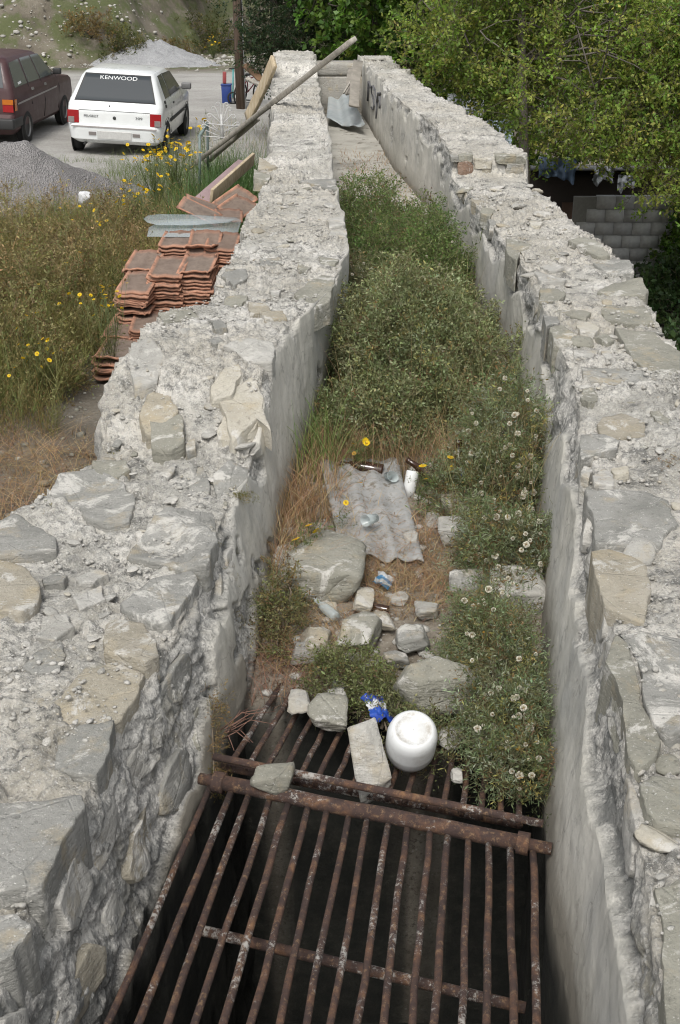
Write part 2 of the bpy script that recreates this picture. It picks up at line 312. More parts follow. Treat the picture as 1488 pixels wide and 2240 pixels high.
def build_wall(k, root, polys, plaster, zout, dens=.0031):
    W = WALLS[k]; sg = 1 if k == 'R' else -1                      # +x is the outer side of the right wall
    s = np.exp(np.arange(math.log(.9), math.log(19.0), dens)); 
    g = lambda n: np.interp(s, W['Y'], W[n]); xi, xb, xo, zt = g('xi'), g('xb'), g('xo'), np.interp(s, W['zY'], W['zt'])
    rag = lambda sd, a: a*fbm(np.c_[s, s*0, s*0], 3.0, 4, sd); xi = xi+rag(5, .018); xo = xo+rag(9, .035)
    nO, nT, nI = 26, 92, 84; a = np.linspace(0, 1, nO, endpoint=False); t = np.linspace(0, 1, nT, endpoint=False); i = np.linspace(0, 1, nI)
    zb = np.where(s < 3.35, -1.45, -.12)
    P = np.zeros((len(s), nO+nT+nI, 3)); P[:, :, 1] = s[:, None]
    zo = zout(s); P[:, :nO, 0] = xo[:, None]+sg*.05*(1-a); P[:, :nO, 2] = zo[:, None]*(1-a)+zt[:, None]*a
    P[:, nO:nO+nT, 0] = xo[:, None]*(1-t)+xi[:, None]*t; P[:, nO:nO+nT, 2] = zt[:, None]
    m_ = np.minimum(i/.74, 1)[None, :]; l_ = np.maximum((i-.74)/.26, 0)[None, :]; z = zt[:, None]*(1-m_)+(-.02)*m_+(zb[:, None]+.02)*l_
    fz = np.clip((zt[:, None]-z)/zt[:, None], 0, 1); P[:, nO+nT:, 0] = xi[:, None]*(1-fz)+xb[:, None]*fz; P[:, nO+nT:, 2] = z
    # normals, rounded over both arrises
    N = np.zeros_like(P); N[:, :nO, 0] = sg; N[:, nO:nO+nT, 2] = 1; N[:, nO+nT:, 0] = -sg
    wd = np.abs(xo-xi)[:, None]; dI = (1-t)*wd; dO = t*wd; rd = .035
    N[:, nO:nO+nT, 0] += sg*np.exp(-(dO/rd)**2)-sg*np.exp(-(dI/rd)**2)
    hI = np.maximum(zt[:, None]-z, 0); N[:, nO+nT:, 2] += np.exp(-(hI/rd)**2); hO = (zt-zo)[:, None]*(1-a); N[:, :nO, 2] += np.exp(-(hO/rd)**2)
    N /= np.linalg.norm(N, axis=2)[:, :, None]
    edge = np.zeros(P.shape[:2]); edge[:, nO:nO+nT] = np.exp(-(dO/rd)**2)+np.exp(-(dI/rd)**2); edge[:, nO+nT:] = np.exp(-(hI/rd)**2); edge[:, :nO] = np.exp(-(hO/rd)**2)
    # relief
    big = fbm(P, 2.3, 3, 11)*.020; lm = smooth01(fbm(P, 1.8, 3, 81)*1.4+.55); lump = (facets(P+.012*fbm(P, 14, 2, 87)[..., None], 12, 3, .022, .030, .010)+facets(P, 31, 23, .010, .014, .005))*(.38+.6*lm)
    g1, g2, gid = worley(P, 42, 7); grit = smooth01((g2-g1)*2.5)*(gid**2)*(.004+.006*lm)
    fine = fbm(P, 30, 4, 21)*.0045
    D = big+lump+grit+fine-edge*(.014+.02*np.maximum(fbm(P, 6, 3, 31), -.3))
    plm = np.zeros(P.shape[:2]); gm = plm.copy(); bm_ = plm.copy()
    I = slice(nO+nT, None); pm = plaster(P[:, I], zt[:, None])*smooth01((fbm(P[:, I], 3.6, 4, 95)+.72)*14); plm[:, I] = pm
    D[:, I] -= 1.0*(lump+.5*grit)[:, I]
    Q = P[:, I]*np.array([1, .7, 1.2])+.02*fbm(P[:, I], 9, 2, 83)[..., None]; D[:, I] += (facets(Q, 7, 13, .013, .018, .006)+facets(Q, 19, 33, .008, .011, .003)+.004*fbm(P[:, I], 25, 3, 85))*smooth01(hI/.06)
    D[:, I] = D[:, I]*(1-pm)+pm*(.016+fbm(P[:, I], 3, 3, 41)*.007+fbm(P[:, I], 22, 3, 43)*.0018)-(1-pm)*.006
    gm[:, I] = (1-pm)*smooth01((hI-.01)/.05)
    gm[:, :nO] = .8*smooth01((hO-.02)/.08)
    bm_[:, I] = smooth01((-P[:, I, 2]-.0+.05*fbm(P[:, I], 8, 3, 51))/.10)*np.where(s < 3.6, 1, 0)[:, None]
    # beds under the big stones
    for poly, zz in polys:
        q = np.array(poly); c = q.mean(0); q = c+(q-c)*.97; j0, j1 = np.searchsorted(s, [q[:, 1].min(), q[:, 1].max()])
        if j1 <= j0: continue
        X = P[j0:j1, nO:nO+nT, 0]; ins = inside(X, P[j0:j1, nO:nO+nT, 1], [tuple(p) for p in q])
        D[j0:j1, nO:nO+nT] = np.where(ins, np.minimum(D[j0:j1, nO:nO+nT], -.012), D[j0:j1, nO:nO+nT])
    P += N*D[:, :, None]
    ns, nt = P.shape[:2]; q = (np.arange(ns-1)[:, None]*nt+np.arange(nt-1)[None, :]).ravel(); F = np.stack([q, q+1, q+nt+1, q+nt], 1)
    if sg > 0: F = F[:, ::-1]
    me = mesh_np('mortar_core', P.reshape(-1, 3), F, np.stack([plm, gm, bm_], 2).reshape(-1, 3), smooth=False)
    return link('mortar_core', me, MORTAR, root)
# prominent stones, traced in the photograph (outline on the wall top): kind, proud height, thickness, layered, outline
SL = [('grey', .035, .16, .0, [(108, 1090), (130, 1045), (215, 1030), (270, 1060), (298, 1105), (285, 1150), (235, 1155), (190, 1140), (150, 1110)]),
 ('grey', .03, .15, 0, [(-40, 1165), (30, 1125), (85, 1155), (125, 1190), (125, 1215), (60, 1225), (-40, 1225)]),
 ('tan', .06, .16, 0, [(-60, 1250), (20, 1242), (60, 1255), (75, 1275), (92, 1310), (85, 1335), (50, 1360), (-50, 1345)]),
 ('grey', .05, .2, .06, [(277, 1220), (335, 1150), (360, 1125), (470, 1120), (478, 1180), (455, 1255), (400, 1255), (365, 1240)]),
 ('grey', .04, .18, 0, [(262, 1335), (330, 1285), (420, 1255), (432, 1275), (415, 1310), (375, 1375), (335, 1378), (270, 1355)]),
 ('tan', .045, .2, 0, [(228, 1440), (232, 1380), (250, 1360), (315, 1372), (345, 1410), (352, 1450), (320, 1470), (245, 1445)]),
 ('tan', .03, .22, .02, [(125, 1540), (190, 1462), (250, 1447), (318, 1474), (300, 1520), (262, 1580), (215, 1610), (140, 1600)]),
 ('grey', .025, .12, 0, [(50, 1465), (85, 1430), (135, 1415), (145, 1440), (130, 1480), (80, 1485)]),
 ('grey', .035, .22, 0, [(120, 1690), (130, 1620), (180, 1600), (250, 1590), (238, 1650), (212, 1712), (150, 1705)]),
 ('grey', .05, .25, 0, [(-60, 1785), (180, 1762), (188, 1790), (150, 1850), (95, 1960), (-60, 1985)]),
 ('grey', .03, .22, 0, [(-60, 2010), (45, 2000), (70, 2040), (30, 2110), (-50, 2140)]),
 ('pale', .03, .1, 0, [(75, 1400), (100, 1360), (150, 1350), (165, 1380), (120, 1410)]),
 ('pale', .02, .1, 0, [(165, 1310), (225, 1285), (235, 1315), (175, 1345)]),
 ('grey', .02, .1, 0, [(85, 1270), (125, 1255), (152, 1262), (140, 1280), (95, 1285)]),
 ('pale', .02, .1, 0, [(170, 1268), (215, 1252), (240, 1258), (205, 1282), (175, 1285)]),
 ('cream', .03, .1, 0, [(478, 960), (506, 936), (571, 920), (559, 960), (520, 970), (482, 968)]),
 ('cream', .03, .13, 0, [(474, 916), (506, 880), (563, 848), (591, 864), (563, 908), (490, 928)]),
 ('tan', .04, .12, 0, [(311, 948), (333, 924), (381, 928), (393, 944), (341, 974), (320, 968)]),
 ('olive', .03, .14, 0, [(325, 888), (325, 840), (345, 823), (398, 843), (398, 880), (369, 892)]),
 ('pale', .04, .18, 0, [(490, 767), (523, 751), (598, 751), (604, 765), (596, 800), (545, 800)]),
 ('cream', .04, .12, 0, [(458, 823), (490, 805), (523, 799), (531, 811), (506, 831), (465, 835)]),
 ('grey', .03, .12, .05, [(383, 1053), (394, 1021), (442, 1005), (462, 1037), (458, 1073), (402, 1077)]),
 ('grey', .03, .14, .06, [(466, 1045), (498, 1013), (547, 1017), (543, 1057), (522, 1085), (474, 1081)]),
 ('grey', .03, .05, 0, [(402, 981), (426, 967), (430, 989), (410, 995)]),
 ('olive', .025, .12, 0, [(200, 1009), (277, 1013), (285, 1033), (250, 1055), (200, 1037)]),
 ('pale', .05, .2, 0, [(280, 800), (287, 756), (333, 745), (361, 783), (345, 823), (293, 830)]),
 ('olive', .02, .12, 0, [(642, 646), (678, 622), (705, 606), (734, 612), (722, 660), (680, 676)]),
 ('pale', .03, .1, 0, [(720, 510), (758, 504), (758, 522), (720, 521)]), ('pale', .035, .1, 0, [(715, 485), (750, 474), (757, 498), (720, 502)]),
 ('grey', .02, .1, 0, [(569, 567), (612, 565), (620, 584), (569, 588)]), ('grey', .02, .1, 0, [(494, 589), (539, 592), (542, 616), (512, 629), (485, 607)]),
 ('olive', .02, .08, 0, [(651, 580), (681, 586), (672, 598), (654, 595)]), ('olive', .02, .09, 0, [(696, 564), (742, 570), (733, 583), (702, 583)]),
 ('tan', .03, .1, 0, [(566, 347), (606, 357), (590, 369), (565, 366)]), ('grey', .012, .08, 0, [(651, 397), (736, 393), (738, 416), (690, 407)]),
 ('olive', .03, .1, 0, [(556, 377), (594, 386), (587, 395), (556, 393)]), ('olive', .025, .1, 0, [(496, 652), (542, 656), (530, 674), (484, 672)]),
 ('pale', .02, .07, 0, [(590, 635), (616, 638), (612, 650), (593, 650)]), ('tan', .02, .08, 0, [(542, 668), (581, 670), (594, 685), (548, 690)]),
 ('olive', .03, .1, 0, [(345, 690), (420, 683), (440, 700), (360, 712)]), ('grey', .03, .1, 0, [(452, 700), (485, 705), (500, 725), (470, 728)]),
 ('grey', .02, .08, 0, [(455, 745), (480, 738), (490, 750), (470, 758)]), ('tan', .02, .08, 0, [(570, 690), (620, 686), (625, 700), (580, 706)])]
SR = [('grey', .02, .2, 0, [(1276, 1078), (1307, 1083), (1359, 1078), (1420, 1083), (1464, 1108), (1478, 1150), (1445, 1194), (1371, 1196), (1302, 1194), (1295, 1132)]),
 ('tan', .02, .2, 0, [(1294, 1205), (1334, 1203), (1386, 1220), (1410, 1235), (1422, 1257), (1418, 1329), (1408, 1375), (1359, 1356), (1322, 1338), (1307, 1292), (1297, 1243)]),
 ('grey', .02, .14, 0, [(1270, 960), (1322, 958), (1356, 973), (1346, 992), (1307, 997), (1270, 1010)]),
 ('tan', .02, .12, 0, [(1307, 948), (1319, 919), (1361, 909), (1410, 931), (1410, 960), (1334, 961)]),
 ('pale', .04, .1, 0, [(1294, 1054), (1322, 1027), (1346, 1059), (1341, 1074), (1297, 1068)]), ('pale', .035, .1, 0, [(1266, 1041), (1278, 1029), (1297, 1039), (1287, 1059), (1270, 1054)]),
 ('cream', .03, .05, 0, [(1341, 1032), (1371, 1029), (1373, 1044), (1346, 1044)]), ('olive', .02, .1, 0, [(1422, 906), (1440, 904), (1467, 924), (1454, 936), (1435, 931)]),
 ('olive', .02, .12, 0, [(1274, 857), (1297, 850), (1310, 882), (1287, 889), (1272, 879)]),
 ('grey', .022, .26, 0, [(1350, 1390), (1404, 1385), (1520, 1410), (1520, 1600), (1460, 1624), (1430, 1596), (1407, 1537), (1396, 1453), (1374, 1408)]),
 ('olive', .012, .28, 0, [(1322, 1450), (1347, 1392), (1370, 1412), (1392, 1469), (1402, 1540), (1450, 1628), (1428, 1664), (1394, 1690), (1372, 1662), (1366, 1588), (1352, 1509)]),
 ('olive', .02, .26, 0, [(1404, 1727), (1428, 1703), (1540, 1707), (1540, 1822), (1436, 1811), (1406, 1771)]),
 ('olive', .03, .28, 0, [(1430, 1946), (1540, 1910), (1540, 2280), (1460, 2280), (1450, 2144), (1452, 2025)]),
 ('olive', .03, .2, 0, [(1344, 727), (1430, 737), (1453, 753), (1488, 774), (1510, 818), (1433, 826), (1386, 796), (1374, 771)]),
 ('olive', .02, .16, .02, [(1312, 682), (1324, 668), (1412, 665), (1430, 712), (1374, 715), (1330, 706)]),
 ('olive', .04, .16, 0, [(1306, 641), (1344, 624), (1403, 621), (1418, 647), (1412, 656), (1338, 650)]),
 ('grey', .03, .16, 0, [(1297, 582), (1338, 571), (1377, 577), (1388, 600), (1344, 605), (1315, 595)]),
 ('olive', .03, .14, 0, [(1244, 532), (1274, 524), (1303, 529), (1335, 565), (1309, 567), (1274, 551)]),
 ('olive', .015, .18, .02, [(1108, 516), (1147, 526), (1168, 541), (1138, 553), (1131, 573), (1108, 553)]),
 ('pale', .03, .1, 0, [(1168, 600), (1241, 612), (1238, 621), (1182, 624)]), ('olive', .025, .16, .03, [(1180, 629), (1215, 627), (1238, 647), (1215, 665), (1180, 659)]),
 ('olive', .02, .12, .04, [(1197, 674), (1250, 677), (1294, 688), (1280, 703), (1227, 691)]), ('grey', .015, .16, 0, [(1188, 690), (1221, 691), (1224, 706), (1194, 722)]),
 ('olive', .03, .16, .02, [(1200, 717), (1227, 709), (1283, 750), (1212, 750)]), ('cream', .03, .1, 0, [(1262, 718), (1285, 708), (1315, 721), (1300, 738), (1268, 733)]),
 ('olive', .03, .08, 0, [(1300, 741), (1321, 733), (1344, 750), (1327, 757)]), ('grey', .03, .26, 0, [(1268, 809), (1344, 812), (1409, 815), (1439, 839), (1344, 846), (1280, 841)]),
 ('pale', .02, .1, 0, [(1253, 771), (1309, 771), (1294, 797), (1262, 794)]), ('pale', .025, .08, 0, [(1315, 774), (1333, 771), (1350, 794), (1321, 794)]),
 ('pale', .03, .08, 0, [(1182, 588), (1209, 577), (1238, 591), (1203, 597)]), ('cream', .015, .06, 0, [(1158, 484), (1188, 490), (1180, 502), (1160, 500)]),
 ('olive', .02, .1, 0, [(1055, 450), (1085, 462), (1072, 475), (1050, 468)]), ('tan', .02, .08, 0, [(1030, 437), (1060, 445), (1050, 452), (1030, 446)])]
def face_plan(k, poly):
    return poly
rng = np.random.default_rng(7); random.seed(7)
def left_ground(s): return np.interp(s, [0, 8, 21], [-.5, -.52, -.76])-.1
def plaster_L(P, zt):
    y = P[..., 1]; n = fbm(P, 3.2, 5, 61); e = np.interp(y, [2.5, 3.2, 3.9, 4.3, 5, 19], [-.03, .13, .25, .42, .62, .80])+.20*n*np.interp(y, [4.3, 6], [1, .25])
    m = smooth01((e-P[..., 2])/.012); return m*np.where(P[..., 2] < -.02, smooth01((fbm(P, 5, 3, 63)+.4)*4), 1)
def plaster_R(P, zt):
    y = P[..., 1]; n = fbm(P*np.array([1, 1, .5]), 3.0, 5, 71)
    e = zt-np.interp(y, [1.2, 1.7, 2.4, 3.2, 3.9, 4.2, 4.8, 5.2, 7, 9.3, 9.6, 10.2, 10.6, 11.4, 11.9, 19], [.10, .13, .22, .16, .10, .14, .26, .2, .14, .06, .14, .12, .22, .26, .06, .02])+.07*n
    e = e+.05*np.sin(y*9+2*n)*np.where(y > 3, 1, 0); return smooth01((e-P[..., 2])/.010)*np.where(P[..., 2] < -.06, smooth01((fbm(P, 5, 3, 73)+.5)*4), 1)
def scatter_rocks(name, X, Y, Z, S, mat, parent=None, seed=0, sq=(1.3, 1, .75), label=None):
    r = np.random.default_rng(seed); n = len(X); pick = r.integers(len(ROCKS1), size=n); a = r.uniform(0, 6.28, n); Vs, Fs, off = [], [], 0
    for t, (V, F) in enumerate(ROCKS1):
        ix = np.nonzero(pick == t)[0]; m = len(V)
        if not len(ix): continue
        v = V[None]*np.array(sq)*S[ix][:, None, None]; c, s = np.cos(a[ix])[:, None], np.sin(a[ix])[:, None]; v = np.stack([v[..., 0]*c-v[..., 1]*s+X[ix][:, None], v[..., 0]*s+v[..., 1]*c+Y[ix][:, None], v[..., 2]+Z[ix][:, None]], -1)
        Vs.append(v.reshape(-1, 3)); Fs.append((F[None]+np.arange(len(ix))[:, None, None]*m).reshape(-1, 3)+off); off += len(ix)*m
    return tag(link(name, mesh_np(name, np.concatenate(Vs), np.concatenate(Fs)), mat, parent), label, 'rubble' if label else None, kind='stuff')
walls = {}
ROCKS1 = [rock_np(700+q, 1, 8, .05) for q in range(30)]
RK = {}
for kind in ST:
    RK[kind] = []
    for q in range(7):
        me = rock_mesh(100+q+13*len(RK), 2 if q else 3, rough=.09); me.materials.append(ST[kind]); RK[kind].append(me)
def rubble(root, k, n, seed, ylo, yhi, smin, smax, hand):
    """small stones set in the mortar of the top, clear of the traced ones"""
    r = np.random.default_rng(seed); W = WALLS[k]; got = []; tries = 0
    while len(got) < n and tries < n*40:
        tries += 1; Y = math.exp(r.uniform(math.log(ylo), math.log(yhi))); a, b = np.interp(Y, W['Y'], W['xi']), np.interp(Y, W['Y'], W['xo']); X = a+(b-a)*r.uniform(.03, .97)
        sz = smin*(smax/smin)**(r.random()**1.8)*(1+.04*Y)
        if any((X-x)**2+(Y-y)**2 < (1.0*(sz+s2))**2 for x, y, s2 in got): continue
        if any(inside(np.array([X]), np.array([Y]), p)[0] for p in hand): continue
        got.append((X, Y, sz)); kind = r.choice(['pale', 'grey', 'olive', 'tan', 'cream'], p=[.55, .17, .14, .06, .08])
        link('stone', RK[kind][r.integers(7)], None, root, (X, Y, wz(k, Y)-sz*.16), (r.uniform(-.25, .25), r.uniform(-.25, .25), r.uniform(0, 6.3)), (sz*r.uniform(.9, 1.8), sz*r.uniform(.7, 1.2), sz*r.uniform(.32, .5)))
for k, S, lab in (('L', SL, 'ruined rubble stone wall beside the weedy yard, stepped down near the grate'), ('R', SR, 'rubble stone wall with smooth plastered inner face on the tree side')):
    root = tag(thing('stone_wall', lab, 'wall'), kind='thing'); walls[k] = root; polys = []
    for j, (kind, proud, thick, lay, px) in enumerate(S):
        pts = [on_wall(k, u, v) for u, v in px]; poly = [(p[0], p[1]) for p in pts]; z = sum(p[2] for p in pts)/len(pts)
        polys.append((poly, z)); A = np.array(pts); dz = np.polyfit(A[:, 1], A[:, 2], 1)[0] if np.ptp(A[:, 2]) > .01 else 0.0
        me, c = slab_mesh(poly, z+proud*.5, thick, j+(50 if k == 'R' else 0), (random.uniform(-.05, .05), dz*.8+random.uniform(-.04, .04)), .010, lay)
        link('stone', me, ST[kind], root, c)
    build_wall(k, root, polys, plaster_L if k == 'L' else plaster_R, left_ground if k == 'L' else (lambda s: np.full_like(s, -2.9)))
    hp = [p for p, _ in polys]
    q_ = np.random.default_rng(91 if k == 'L' else 92); W = WALLS[k]; Y = np.exp(q_.uniform(math.log(1.5), math.log(9.3), 4200)); a_, b_ = np.interp(Y, W['Y'], W['xi']), np.interp(Y, W['Y'], W['xo']); X = a_+(b_-a_)*q_.uniform(.02, .98, len(Y)); Z = np.interp(Y, W['zY'], W['zt'])
    ok = fbm(np.stack([X, Y, Y*0], 1), 2.6, 3, 17) > -.05; X, Y, Z = X[ok], Y[ok], Z[ok]; s_ = .0022*(4.5**(q_.random(len(X))**1.7))*(1+.06*Y)
    scatter_rocks('chips', X, Y, Z+.002+s_*.2+.02*fbm(np.stack([X, Y, Z], 1), 2.3, 3, 11), s_, ST['pale'], root, 91)   # loose crumbs lying on the wall top
    rubble(root, k, 240, 3 if k == 'L' else 4, 1.4, 9.3, .009, .050, hp)
# masonry stones showing in the inner faces: flat irregular blocks, face to the channel
def face_stones(root, k, rows, seed, y0, y1):
    r = np.random.default_rng(seed); sg = 1 if k == 'R' else -1; W = WALLS[k]
    for zf, hh in rows:
        Y = y0+r.uniform(0, .1)
        while Y < y1:
            L = r.uniform(.11, .30)*(1+.05*Y); Yc = Y+L/2; Y += L+r.uniform(.012, .05); zt = wz(k, Yc)
            if abs(wz(k, Yc-.2)-wz(k, Yc+.2)) > .05 or r.random() < .12: continue
            z = zf(zt)+r.uniform(-.02, .02); h = hh*r.uniform(.75, 1.15); f = 1-z/zt; X = np.interp(Yc, W['Y'], W['xi'])*(1-f)+np.interp(Yc, W['Y'], W['xb'])*f
            n = 7; a = np.sort(r.uniform(0, 6.28, n)+0); a = np.arange(n)*6.28/n+r.uniform(-.3, .3, n); ca, sa = np.cos(a), np.sin(a); m = np.maximum(np.abs(ca), np.abs(sa)); poly = np.stack([ca/m**.8*L/2*r.uniform(.85, 1.05, n), sa/m**.8*h/2*r.uniform(.85, 1.05, n)], 1)
            me, c = slab_mesh(poly, 0, .10, int(r.integers(1e5)), (r.uniform(-.06, .06), r.uniform(-.10, .10)), .012, r.choice([0, 0, .02]), ring=36)
            dy = (np.interp(Yc+.1, W['Y'], W['xi'])-np.interp(Yc-.1, W['Y'], W['xi']))/.2; bt = abs(np.interp(Yc, W['Y'], W['xi'])-np.interp(Yc, W['Y'], W['xb']))/zt; nrm = Vector((-sg, sg*dy, bt)).normalized(); yy = Vector((dy, 1, 0)).normalized(); zz = nrm.cross(yy)
            rot = Matrix((yy, zz if zz.z > 0 else -zz, nrm)).transposed() if zz.z > 0 else Matrix((-yy, -zz, nrm)).transposed()
            o = link('stone', me, ST[r.choice(['grey', 'pale', 'olive', 'pale', 'pale', 'tan'])], root); o.matrix_local = Matrix.Translation(Vector((X, Yc, z))+nrm*(r.uniform(-.014, .003) if k == 'L' else r.uniform(-.020, -.002))) @ rot.to_4x4()
face_stones(walls['L'], 'L', [(lambda zt: zt-.13, .13), (lambda zt: zt-.28, .12)], 8, 1.4, 4.2)
face_stones(walls['R'], 'R', [(lambda zt: zt-.07, .12)], 9, 1.4, 9.3)
# stones of the step in the right wall (riser faces the camera)
for (u0, v0, u1, v1, kind) in [(1000, 352, 1036, 389, 'red'), (1005, 339, 1036, 356, 'olive'), (1039, 348, 1078, 370, 'cream'), (1056, 360, 1074, 384, 'tan'), (1078, 362, 1106, 383, 'pale'), (1086, 340, 1133, 359, 'olive'), (1108, 358, 1149, 384, 'grey'), (987, 342, 1003, 354, 'grey'), (1130, 343, 1150, 360, 'olive'), (1040, 372, 1056, 386, 'grey')]:
    a = aty(u0, v0, 9.47); b = aty(u1, v1, 9.47); w2, h2 = abs(b.x-a.x)*.5, abs(a.z-b.z)*.5; J = lambda: random.uniform(.82, 1.04); me, c = slab_mesh([(-w2*J(), -h2*J()), (0, -h2*J()), (w2*J(), -h2*J()), (w2*J(), h2*J()), (.2*w2, h2*J()), (-w2*J(), h2*J())], 0, .12, random.randrange(9999), (random.uniform(-.1, .1), random.uniform(-.1, .1)), .014, 0, ring=32); link('stone', me, ST[kind], walls['R'], ((a.x+b.x)/2, 9.475, (a.z+b.z)/2), (R(90), 0, 0))
# ------------------------------------------------------------------ ground, channel floor, pit
def wall_x(k, n, Y): return np.interp(Y, WALLS[k]['Y'], WALLS[k][n])
def ground_z(x, y):
    x = np.asarray(x, float); y = np.asarray(y, float)
    yard = np.interp(y, [0, 8, 14, 21, 60], [-.5, -.52, -.64, -.9, -.95])-np.interp(y, [12, 18, 30], [0, .045, 0])*np.clip(x+3.7, -4, 3)
    toe = np.interp(x, [-30, -12, -7, -4.5, -1, 4], [35, 36.5, 38, 43, 46, 46]); bank = np.clip((y-toe)*.75, 0, 9)*np.interp(x, [-2, 2], [1, .8])
    bank = bank*(1+.25*fbm(np.stack([x, y, x*0], -1), .35, 4, 2))+np.where(bank > .02, .35, 0)*fbm(np.stack([x, y, x*0], -1), 1.1, 4, 5)
    low = np.interp(y, [0, 26, 44], [-2.75, -2.75, -1.2]); edge = np.interp(y, [0, 18, 22, 30], [1.3, .6, 1.2, 2.5]); k = smooth01((x-edge)/np.interp(y, [18, 22], [.3, 2.5]))
    z = yard*(1-k)+low*k+bank
    ch = smooth01((x-wall_x('L', 'xo', y)-.12)/.12)*smooth01((wall_x('R', 'xo', y)-.06-x)/.12)*(y < 18.9)
    return np.where(ch > 0, z*(1-ch)-1.65*ch, z)+.02*fbm(np.stack([x, y, x*0], -1), 3, 4, 8)*(1-ch)
gx = np.unique(np.round(np.concatenate([np.linspace(-420, -32, 14), np.linspace(-30, -7, 40), np.linspace(-6.9, 2.6, 96), np.linspace(2.8, 14, 40), np.linspace(16, 420, 16)]), 3))
gy = np.unique(np.round(np.concatenate([np.linspace(-120, -2, 9), np.linspace(-1, 20, 130), np.linspace(20.3, 52, 90), np.linspace(56, 620, 14)]), 3))
GX, GY = np.meshgrid(gx, gy, indexing='ij'); GZ = ground_z(GX, GY); n1, n2 = GX.shape
q = (np.arange(n1-1)[:, None]*n2+np.arange(n2-1)[None, :]).ravel()
lot = smooth01((GY-16.5-1.2*fbm(np.stack([GX, GY, GX*0], -1), .5, 3, 4)+.35*(GX+3))/2.5)*smooth01((37.0-GY)/2.0)*smooth01((-.2-GX)/1.5); rough_ = smooth01((GY-34.5)/3)
def m_ground():
    b = NB('ground'); s = b.n('SeparateColor', Color=b.attr('Col').outputs['Color']).outputs
    dirt = b.ramp(b.noise(1.4, 8, .7), [(.3, (.10, .085, .065)), (.5, (.165, .145, .115)), (.7, (.24, .22, .185))])
    dirt = b.mix(b.ramp(b.voro(26), [(.05, .8), (.22, 0)]), dirt, (.34, .33, .31)); dirt = b.mix(b.ramp(b.noise(50, 5, .7), [(.5, 0), (.66, .7)]), dirt, (.07, .06, .045))
    lotc = b.ramp(b.noise(.55, 8, .66, b.map(b.pos, (1, 2.2, 1))), [(.3, (.27, .262, .245)), (.5, (.37, .36, .335)), (.7, (.45, .44, .415))]); lotc = b.mix(b.ramp(b.noise(22, 5, .7), [(.42, .4), (.56, 0)]), lotc, (.21, .20, .185))
    bank = b.ramp(b.noise(.7, 9, .72), [(.3, (.055, .048, .036)), (.45, (.115, .10, .075)), (.6, (.175, .155, .12)), (.72, (.25, .235, .20))])
    bank = b.mix(b.ramp(b.noise(.9, 6, .7, b.map(b.pos, (1, 1, 1), loc=(7, 3, 0))), [(.46, 0), (.56, .85)]), bank, (.075, .092, .03))
    bank = b.mix(b.ramp(b.noise(4.5, 6, .8), [(.63, 0), (.68, .9)]), bank, (.52, .51, .49))
    c = b.mix(s[0], dirt, lotc); c = b.mix(s[1], c, bank)
    return b.out(c, .95, b.bump(b.noise(18, 8, .75), .7, .04))
ground = tag(link('ground', mesh_np('ground', np.stack([GX, GY, GZ], -1).reshape(-1, 3), np.stack([q, q+n2, q+n2+1, q+1], 1), np.stack([lot, rough_, lot*0], -1).reshape(-1, 3), smooth=True), m_ground()), kind='structure')
def floor_z(x, y):
    p = np.stack([np.asarray(x, float), np.asarray(y, float), np.asarray(x, float)*0], -1)
    return np.interp(y, [3.2, 3.4, 3.8, 5, 9, 11, 18.6], [-.10, -.05, .0, .0, .0, .03, .06])+fbm(p, 2.2, 4, 14)*.022*np.interp(y, [10.5, 12], [1, .3])+np.interp(y, [3, 5.5, 11], [1, .6, .15])*.010*fbm(p, 14, 4, 15)
fy = np.exp(np.arange(math.log(3.26), math.log(18.6), .0042)); ft = np.linspace(0, 1, 80)
FX = (wall_x('L', 'xb', fy)-.12)[:, None]*(1-ft)+(wall_x('R', 'xb', fy)+.12)[:, None]*ft; FY = np.repeat(fy[:, None], 80, 1); FZ = floor_z(FX, FY)
FX = np.concatenate([FX[:1], FX]); FY = np.concatenate([FY[:1]-.02, FY]); FZ = np.concatenate([FZ[:1]*0-1.5, FZ]); n1, n2 = FX.shape; q = (np.arange(n1-1)[:, None]*n2+np.arange(n2-1)[None, :]).ravel()
def m_floor():
    b = NB('channel_floor'); s = b.n('SeparateColor', Color=b.attr('Col').outputs['Color']).outputs
    c = b.ramp(b.noise(5, 8, .7), [(.3, (.13, .11, .085)), (.48, (.22, .19, .15)), (.65, (.33, .30, .25)), (.8, (.42, .40, .36))]); c = b.mix(b.ramp(b.voro(45), [(.08, .8), (.25, 0)]), c, (.40, .385, .35)); c = b.mix(b.ramp(b.noise(70, 5, .7), [(.52, 0), (.66, .8)]), c, (.075, .06, .042))
    cem = b.ramp(b.noise(2.4, 8, .68), [(.3, (.26, .25, .22)), (.5, (.40, .385, .34)), (.7, (.48, .465, .42))]); cem = b.mix(b.ramp(b.noise(6, 7, .75), [(.57, 0), (.64, .9)]), cem, (.10, .085, .06))
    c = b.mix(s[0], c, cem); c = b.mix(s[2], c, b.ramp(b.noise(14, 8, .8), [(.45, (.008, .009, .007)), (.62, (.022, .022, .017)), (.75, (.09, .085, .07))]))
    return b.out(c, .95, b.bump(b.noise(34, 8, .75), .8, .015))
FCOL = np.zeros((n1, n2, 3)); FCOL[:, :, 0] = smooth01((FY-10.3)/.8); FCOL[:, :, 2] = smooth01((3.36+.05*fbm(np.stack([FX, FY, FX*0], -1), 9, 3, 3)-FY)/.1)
tag(link('channel_floor', mesh_np('channel_floor', np.stack([FX, FY, FZ], -1).reshape(-1, 3), np.stack([q, q+n2, q+n2+1, q+1], 1)[:, ::-1], FCOL.reshape(-1, 3), smooth=True), m_floor()), kind='structure')
